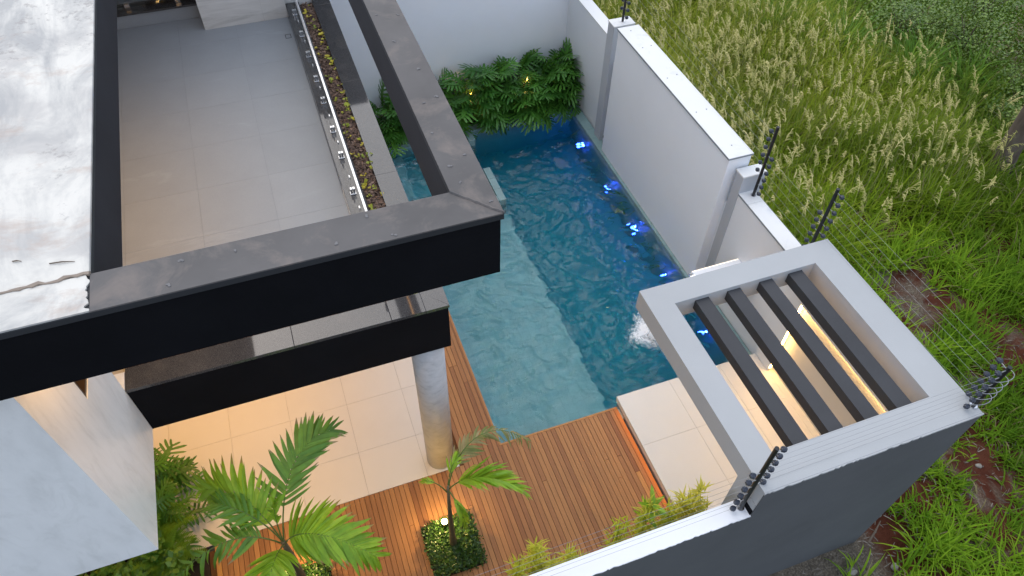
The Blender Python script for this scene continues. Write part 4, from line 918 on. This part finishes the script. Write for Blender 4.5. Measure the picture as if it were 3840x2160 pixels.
# ================================================================ VACANT LOT: grass, plumes, tree, shrubs
def field():
    rng = np.random.default_rng(17)
    bare = [(11.9, 6.4, 0.8), (11.4, 5.5, 0.45), (7.95, 2.1, 0.5), (8.1, 1.3, 0.3), (10.2, 2.5, 0.5), (12.9, 4.5, 0.6), (7.0, 1.9, 0.75), (6.2, 1.5, 0.8), (16.3, 9.2, 0.5)]
    n = 6800; cx_ = rng.uniform(7.4, 27, n); cy_ = rng.uniform(-1.5, 23, n)
    low = 0.5 + 0.5 * np.sin(cx_ * 0.9 + 1.3 * np.sin(cy_ * 0.55)) * np.sin(cy_ * 0.8 + 0.9)
    tall = 1 / (1 + np.exp(-(cy_ - 8.0 - 0.5 * np.sin(cx_ * 1.1)) * 1.6))
    keep = (cy_ > 0.1 + 0 * cx_) & (cx_ < 12 + 0.95 * cy_ + 1.5)
    keep &= ~((cx_ < 9.0) & (cy_ > 2.6) & (cy_ < 7.0))
    for bx, by, br in bare: keep &= np.hypot(cx_ - bx, cy_ - by) > br * rng.uniform(0.75, 1.25, n)
    keep &= rng.uniform(0, 1, n) < np.where(tall > 0.5, 1.0, 0.86 + 0.14 * low)
    # a second, sparse set of small clumps in front of the wall
    cx_, cy_, tall, low = cx_[keep], cy_[keep], tall[keep], low[keep]
    ex = np.array([6.85, 7.5, 8.45, 8.9, 7.9]); ey = np.array([1.72, 1.25, 2.45, 1.9, 0.7]); cx_ = np.append(cx_, ex); cy_ = np.append(cy_, ey); tall = np.append(tall, ex * 0); low = np.append(low, ex * 0 + .5)
    fx = rng.uniform(-9, 7.2, 420); fy = rng.uniform(-5, 0.9, 420); cx_ = np.append(cx_, fx); cy_ = np.append(cy_, fy); tall = np.append(tall, fx * 0); low = np.append(low, fx * 0 + .5)
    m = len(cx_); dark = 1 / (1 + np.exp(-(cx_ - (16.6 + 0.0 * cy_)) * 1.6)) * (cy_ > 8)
    nb_ = np.where(tall > 0.5, 26, 24); idx = np.repeat(np.arange(m), nb_); N = len(idx)
    sp = np.where(tall[idx] > .5, 0.13, 0.10); P = np.stack([cx_[idx] + rng.normal(0, 1, N) * sp, cy_[idx] + rng.normal(0, 1, N) * sp, np.full(N, -1.03)], -1)
    P[:, 0] = np.maximum(P[:, 0], np.where(P[:, 1] > 2.3, 7.42, 0)); cl = rng.uniform(0.75, 1.2, m)[idx]
    L = np.where(tall[idx] > .5, rng.uniform(0.9, 1.75, N), rng.uniform(0.32, 0.85, N)) * cl * (1 - 0.25 * dark[idx]) * (0.85 + 0.3 * np.sin(cx_ * 0.7 + 1.5 * np.sin(cy_ * 0.5 + 1)) * np.sin(cy_ * 0.9 + cx_ * 0.2))[idx]
    W = np.where(tall[idx] > .5, rng.uniform(0.018, 0.038, N), rng.uniform(0.02, 0.042, N))
    lean = np.abs(rng.normal(0.3, 0.26, N)); curl = rng.uniform(0.3, 2.1, N)
    az = rng.uniform(0, 6.28, N); wind = rng.uniform(0, 1, N) < 0.2; az = np.where(wind, rng.normal(0.4, 0.6, N), az)
    V, F = ribbons(P, az, L, W, lean, curl, 4)
    t = rng.uniform(0, 1, N); ct = rng.uniform(0, 1, m)[idx]
    A = lerp3((0.13, 0.25, 0.012), (0.40, 0.47, 0.035), np.clip(0.5 * t + 0.5 * ct, 0, 1))
    B = lerp3((0.10, 0.24, 0.012), (0.29, 0.46, 0.025), np.clip(0.5 * t + 0.5 * ct, 0, 1))
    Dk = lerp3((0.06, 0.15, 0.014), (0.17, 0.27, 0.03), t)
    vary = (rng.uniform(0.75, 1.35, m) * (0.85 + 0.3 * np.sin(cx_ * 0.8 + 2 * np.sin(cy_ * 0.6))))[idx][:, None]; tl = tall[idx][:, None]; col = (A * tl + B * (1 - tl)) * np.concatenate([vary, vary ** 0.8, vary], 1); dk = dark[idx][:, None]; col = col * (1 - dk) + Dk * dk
    yel = np.clip((cy_[idx] - 10.0) / 4, 0, 1) * (rng.uniform(0, 1, N) < 0.5) * (1 - dark[idx]); col = col * (1 - 0.6 * yel[:, None]) + np.array((0.55, 0.52, 0.10))[None] * 0.6 * yel[:, None]
    straw = rng.uniform(0, 1, N) < np.where(tall[idx] > .5, 0.06, 0.04); col[straw] = lerp3((0.22, 0.18, 0.08), (0.36, 0.30, 0.16), rng.uniform(0, 1, straw.sum()))
    me = raw_mesh('tall_grass', V, F, np.repeat(col, 10, 0))
    tag(finish(bpy.data.objects.new('tall_grass', me), 'grass'), 'tall wild green grass covering the vacant lot beyond the wall', kind='stuff')
    # feathery seed heads
    n = 3600; x = rng.uniform(7.9, 17.6, n); y = rng.uniform(7.2, 21, n)
    g = 0.5 + 0.5 * np.sin(x * 1.15 + 0.8 * np.sin(y * .9)) * np.sin(y * .75 + x * 0.3); edge = 1 / (1 + np.exp(-(y - 8.2 - .4 * np.sin(x)) * 2.2)) * 1 / (1 + np.exp((x - 16.6 + np.clip(y - 12, 0, 9) * 0.35) * 2))
    k = rng.uniform(0, 1, n) < edge * (0.3 + 0.7 * g); x, y = x[k], y[k]; n = len(x)
    sl_ = rng.uniform(1.25, 1.75, n); P = np.stack([x, y, np.full(n, -1.02)], -1); az = rng.normal(2.6, 1.0, n); lean = np.abs(rng.normal(0.08, 0.07, n)); curl = rng.uniform(0.02, 0.25, n)
    V0, F0 = ribbons(P, az, sl_, np.full(n, 0.009), lean, curl, 4, 0.3); tip = V0.reshape(n, 10, 3)[:, 8:10].mean(1); prev = V0.reshape(n, 10, 3)[:, 6:8].mean(1)
    c = rng.uniform(0, 1, n); colp = lerp3((0.42, 0.41, 0.14), (0.72, 0.63, 0.30), c); cols = lerp3((0.22, 0.26, 0.09), (0.4, 0.37, 0.17), c)
    Vs = [V0]; Fs = [F0]; Cs = [np.repeat(cols, 10, 0)]; off = len(V0)
    pl_ = rng.uniform(0.2, 0.46, n); tilt = (lean + curl); nod = rng.uniform(0.05, 0.95, n)
    K = 15
    for i in range(K):
        s = (i + .5) / K; ang = tilt + nod * s ** 1.6; hx = pl_ * s * np.sin(tilt + nod * s * .5); hz = pl_ * s * np.cos(tilt + nod * s * .5)
        q = tip + np.stack([hx * np.cos(az), hx * np.sin(az), hz], -1)
        br = pl_ * 0.40 * (1.05 - 0.75 * s) * rng.uniform(.7, 1.2, n)
        V1, F1 = ribbons(q, az + rng.normal(0, .55, n), br, rng.uniform(0.012, 0.022, n), ang + rng.uniform(0.25, .6, n), rng.uniform(0.7, 1.5, n), 3, 0.8)
        Vs.append(V1); Fs.append(F1 + off); off += len(V1); Cs.append(np.repeat(colp * rng.uniform(.85, 1.15, (n, 1)), 8, 0))
    V2, F2 = ribbons(tip, az, pl_, np.full(n, 0.02), tilt, nod, 4, 0.7); Vs.append(V2); Fs.append(F2 + off); Cs.append(np.repeat(colp, 10, 0))
    me = raw_mesh('seed_plumes', np.concatenate(Vs), np.concatenate(Fs), np.concatenate(Cs))
    tag(finish(bpy.data.objects.new('seed_plumes', me), 'plume'), 'pale dry feathery seed heads standing above the tall grass', kind='stuff')
    # dead stalks and litter on the soil
    n = 12000; x = rng.uniform(5.4, 14, n); y = rng.uniform(-.5, 7.5, n); k = (x > 7.35) | (y < 2.22); x, y = x[k], y[k]; n = len(x)
    nearwall = (x < 7.7) & (y < 2.3); k = rng.uniform(0, 1, n) < 0.35 + nearwall; x, y = x[k], y[k]; n = len(x)
    P = np.stack([x, y, np.full(n, -0.97) + rng.uniform(-0.02, .05, n)], -1)
    V, F = ribbons(P, rng.uniform(0, 6.28, n), rng.uniform(.04, .17, n), rng.uniform(.008, .024, n), rng.normal(1.5, .18, n), rng.normal(0, .3, n), 2, 0.5)
    t = rng.uniform(0, 1, n); me = raw_mesh('dry_litter', V, F, np.repeat(lerp3((0.06, 0.05, 0.04), (0.22, 0.19, 0.155), t ** 1.6), 6, 0))
    tag(finish(bpy.data.objects.new('dry_litter', me), 'mulch'), 'dead stalks and dry leaf litter on the red soil', kind='stuff')
field()
def wide_clump(x, y, label, seed, n=70):
    rng = np.random.default_rng(seed); P = np.stack([x + rng.normal(0, .13, n), y + rng.normal(0, .13, n), np.full(n, -1.0)], -1)
    V, F = ribbons(P, rng.uniform(0, 6.28, n), rng.uniform(1.2, 2.1, n), rng.uniform(.035, .06, n), np.abs(rng.normal(.3, .2, n)), rng.uniform(.5, 1.8, n), 6)
    t = rng.uniform(0, 1, n); me = raw_mesh('wide_grass_clump', V, F, np.repeat(lerp3((0.07, 0.19, 0.02), (0.17, 0.31, 0.05), t), 14, 0))
    tag(finish(bpy.data.objects.new('wide_grass_clump', me), 'grass'), label, 'grass clump', 'broad bladed grass clumps in the far lot')
wide_clump(16.4, 15.0, 'bright broad bladed grass clump at the top edge of the lot', 1, 90)
wide_clump(17.4, 13.2, 'broad bladed arching grass clump in front of the dark shrubs', 2, 90)
wide_clump(18.4, 12.2, 'broad bladed arching grass clump nearest the right edge', 3, 60)
wide_clump(14.6, 16.6, 'yellow-green broad bladed grass clump beyond the seed heads', 4, 70)
def shrub(x, y, r, h, label, seed, c0, c1, n=2200):
    t = thing('shrub', label, 'shrub', (x, y, -1), 'weedy shrubs in the far corner of the lot'); rng = np.random.default_rng(seed); st = MB()
    for i in range(9):
        a = rng.uniform(0, 6.28); q = r * rng.uniform(.3, .8); st.tube([(x, y, -1.02), (x + q * .4 * math.cos(a), y + q * .4 * math.sin(a), -1 + h * .5), (x + q * math.cos(a), y + q * math.sin(a), -1 + h * rng.uniform(.7, .95))], [.02, .013, .006], 5)
    st.build('branches', 'twig', t)
    cen = np.stack([rng.normal(0, r * .5, 26), rng.normal(0, r * .5, 26), rng.uniform(.25, .9, 26) * h], -1); ci = rng.integers(0, 26, n)
    P = cen[ci] + rng.normal(0, r * .17, (n, 3)) + np.array((x, y, -1)); P[:, 2] = np.maximum(P[:, 2], -0.98)
    a = rng.uniform(0, 6.28, n); el = rng.normal(.1, .5, n); l = rng.uniform(.04, .1, n); d = np.stack([np.cos(a) * np.cos(el), np.sin(a) * np.cos(el), np.sin(el)], -1) * l[:, None]; s = np.stack([-np.sin(a), np.cos(a), rng.normal(0, .4, n)], -1) * (l * .36)[:, None]
    V = np.stack([P, P + d * .5 + s, P + d, P + d * .5 - s], 1).reshape(-1, 3); tt = np.clip(rng.uniform(0, .6, n) + rng.uniform(0, .4, 26)[ci], 0, 1)
    finish(bpy.data.objects.new('foliage', raw_mesh('foliage', V, np.arange(n * 4).reshape(n, 4), np.repeat(lerp3(c0, c1, tt), 4, 0), False)), 'cover', t)
for i, (x, y, r_, h, lab) in enumerate(((19.6, 13.6, 1.3, 1.6, 'dark leafy shrub in the top right corner'), (20.6, 12.0, 1.2, 1.7, 'dark shrub with brownish leaves at the right edge'), (18.6, 15.2, 1.3, 1.4, 'mid green shrub at the top edge near the right corner'), (19.2, 11.0, 1.0, 1.1, 'low shrub at the right edge above the tree trunk'), (18.2, 10.2, .8, .9, 'low bluish green weeds left of the tree trunk'), (21.5, 15.0, 1.5, 1.9, 'tall shrub furthest into the top right corner'), (17.9, 8.6, .9, .9, 'leafy weeds right of the tree trunk'))):
    shrub(x, y, r_, h, lab, 30 + i, (0.05, 0.11, 0.014) if i != 1 else (0.08, 0.075, 0.022), (0.19, 0.28, 0.04) if i != 1 else (0.16, 0.13, 0.04))
# tree at the right edge: the trunk is in the picture, the crown above it is not
tr = thing('tree', 'leaning tree with grey lichened trunk at the right edge of the grass', 'tree', (16.55, 8.95, -1))
rng = random.Random(6); pts = [(16.60 - .125 * k * .5 + rng.uniform(-.03, .03), 8.97 - .03 * k * .5 + rng.uniform(-.02, .02), -1.05 + .5 * k) for k in range(13)]
MB().tube(pts, [.36, .29, .26, .25, .245, .24, .235, .23, .22, .21, .20, .18, .16], 16).build('trunk', 'bark', tr, smooth=True)
br = MB(); tips = []
for i in range(9):
    a = i * .7 + rng.uniform(-.2, .2); q = rng.uniform(1.2, 2.3); p0 = pts[-1 - (i % 3)]; e = (15.9 + q * math.cos(a), 8.7 + q * math.sin(a), 6.2 + rng.uniform(0, 1.8)); tips.append(e)
    br.tube([p0, ((p0[0] + e[0]) / 2, (p0[1] + e[1]) / 2, (p0[2] + e[2]) / 2 + .3), e], [.10, .06, .02], 7)
br.build('limbs', 'bark', tr, smooth=True)
g = np.random.default_rng(4); n = 9000; ci = g.integers(0, 9, n); P = np.array(tips)[ci] + g.normal(0, .42, (n, 3)); a = g.uniform(0, 6.28, n); l = g.uniform(.07, .14, n); el = g.normal(-.2, .5, n)
d_ = np.stack([np.cos(a) * np.cos(el), np.sin(a) * np.cos(el), np.sin(el)], -1) * l[:, None]; s_ = np.stack([-np.sin(a), np.cos(a), g.normal(0, .4, n)], -1) * (l * .3)[:, None]
finish(bpy.data.objects.new('crown', raw_mesh('crown', np.stack([P, P + d_ * .5 + s_, P + d_, P + d_ * .5 - s_], 1).reshape(-1, 3), np.arange(n * 4).reshape(n, 4), np.repeat(lerp3((0.03, 0.08, 0.015), (0.09, 0.16, 0.03), g.uniform(0, 1, n)), 4, 0), False)), 'cover', tr)
# loose stones and sticks by the wall foot
for i, (x, y, s, lab) in enumerate(((7.62, 1.72, .06, 'pale stone lying on the bare red soil strip'), (7.95, 2.55, .05, 'small pale stone beside the wall foot'), (6.9, 1.9, .07, 'grey stone in the litter below the dark wall'), (7.2, 1.55, .05, 'small rounded stone in the litter'), (10.3, 2.7, .05, 'pale stone on the soil patch at the right'))):
    bm = bmesh.new(); bmesh.ops.create_icosphere(bm, subdivisions=2, radius=s)
    for v in bm.verts: v.co = Vector((v.co.x * 1.2, v.co.y, v.co.z * .6)) * (1 + .22 * math.sin(v.co.x * 60 + i) * math.sin(v.co.y * 50)) + Vector((x, y, -.98))
    me = bpy.data.meshes.new('stone'); bm.to_mesh(me); bm.free(); tag(finish(bpy.data.objects.new('stone', me), 'pebble'), lab, 'stone', 'loose stones by the wall')
for i, (x, y, a, L, lab) in enumerate(((7.45, 2.2, .5, .5, 'dry reddish palm sheath stick against the wall foot'), (8.1, 2.75, 2.2, .6, 'dry curved stick near the wall corner'))):
    o = MB().tube([(x, y, -.96), (x + L * .5 * math.cos(a), y + L * .5 * math.sin(a), -.9), (x + L * math.cos(a), y + L * math.sin(a), -.95)], [.02, .017, .008], 6).build('stick', 'twig'); tag(o, lab, 'stick', 'dry sticks by the wall')
for x, y, a, L, z, lab in ((-1.72, 4.05, -.2, .16, ZR, 'thin dark twig lying on the white roof near the cracked seam'), (-1.95, 4.15, -.3, .06, ZR, 'tiny dark twig on the white roof left of the longer one'), (-2.2, 4.55, 1.9, .12, ZR, 'brown curled twig at the left edge of the white roof')):
    o = MB().tube([(x, y, z + .006), (x + L * .5 * math.cos(a), y + L * .5 * math.sin(a), z + .012), (x + L * math.cos(a), y + L * math.sin(a), z + .005)], [.004, .005, .002], 5).build('twig', 'twig'); tag(o, lab, 'twig', 'twigs on the roof')
bpy.context.view_layer.update()
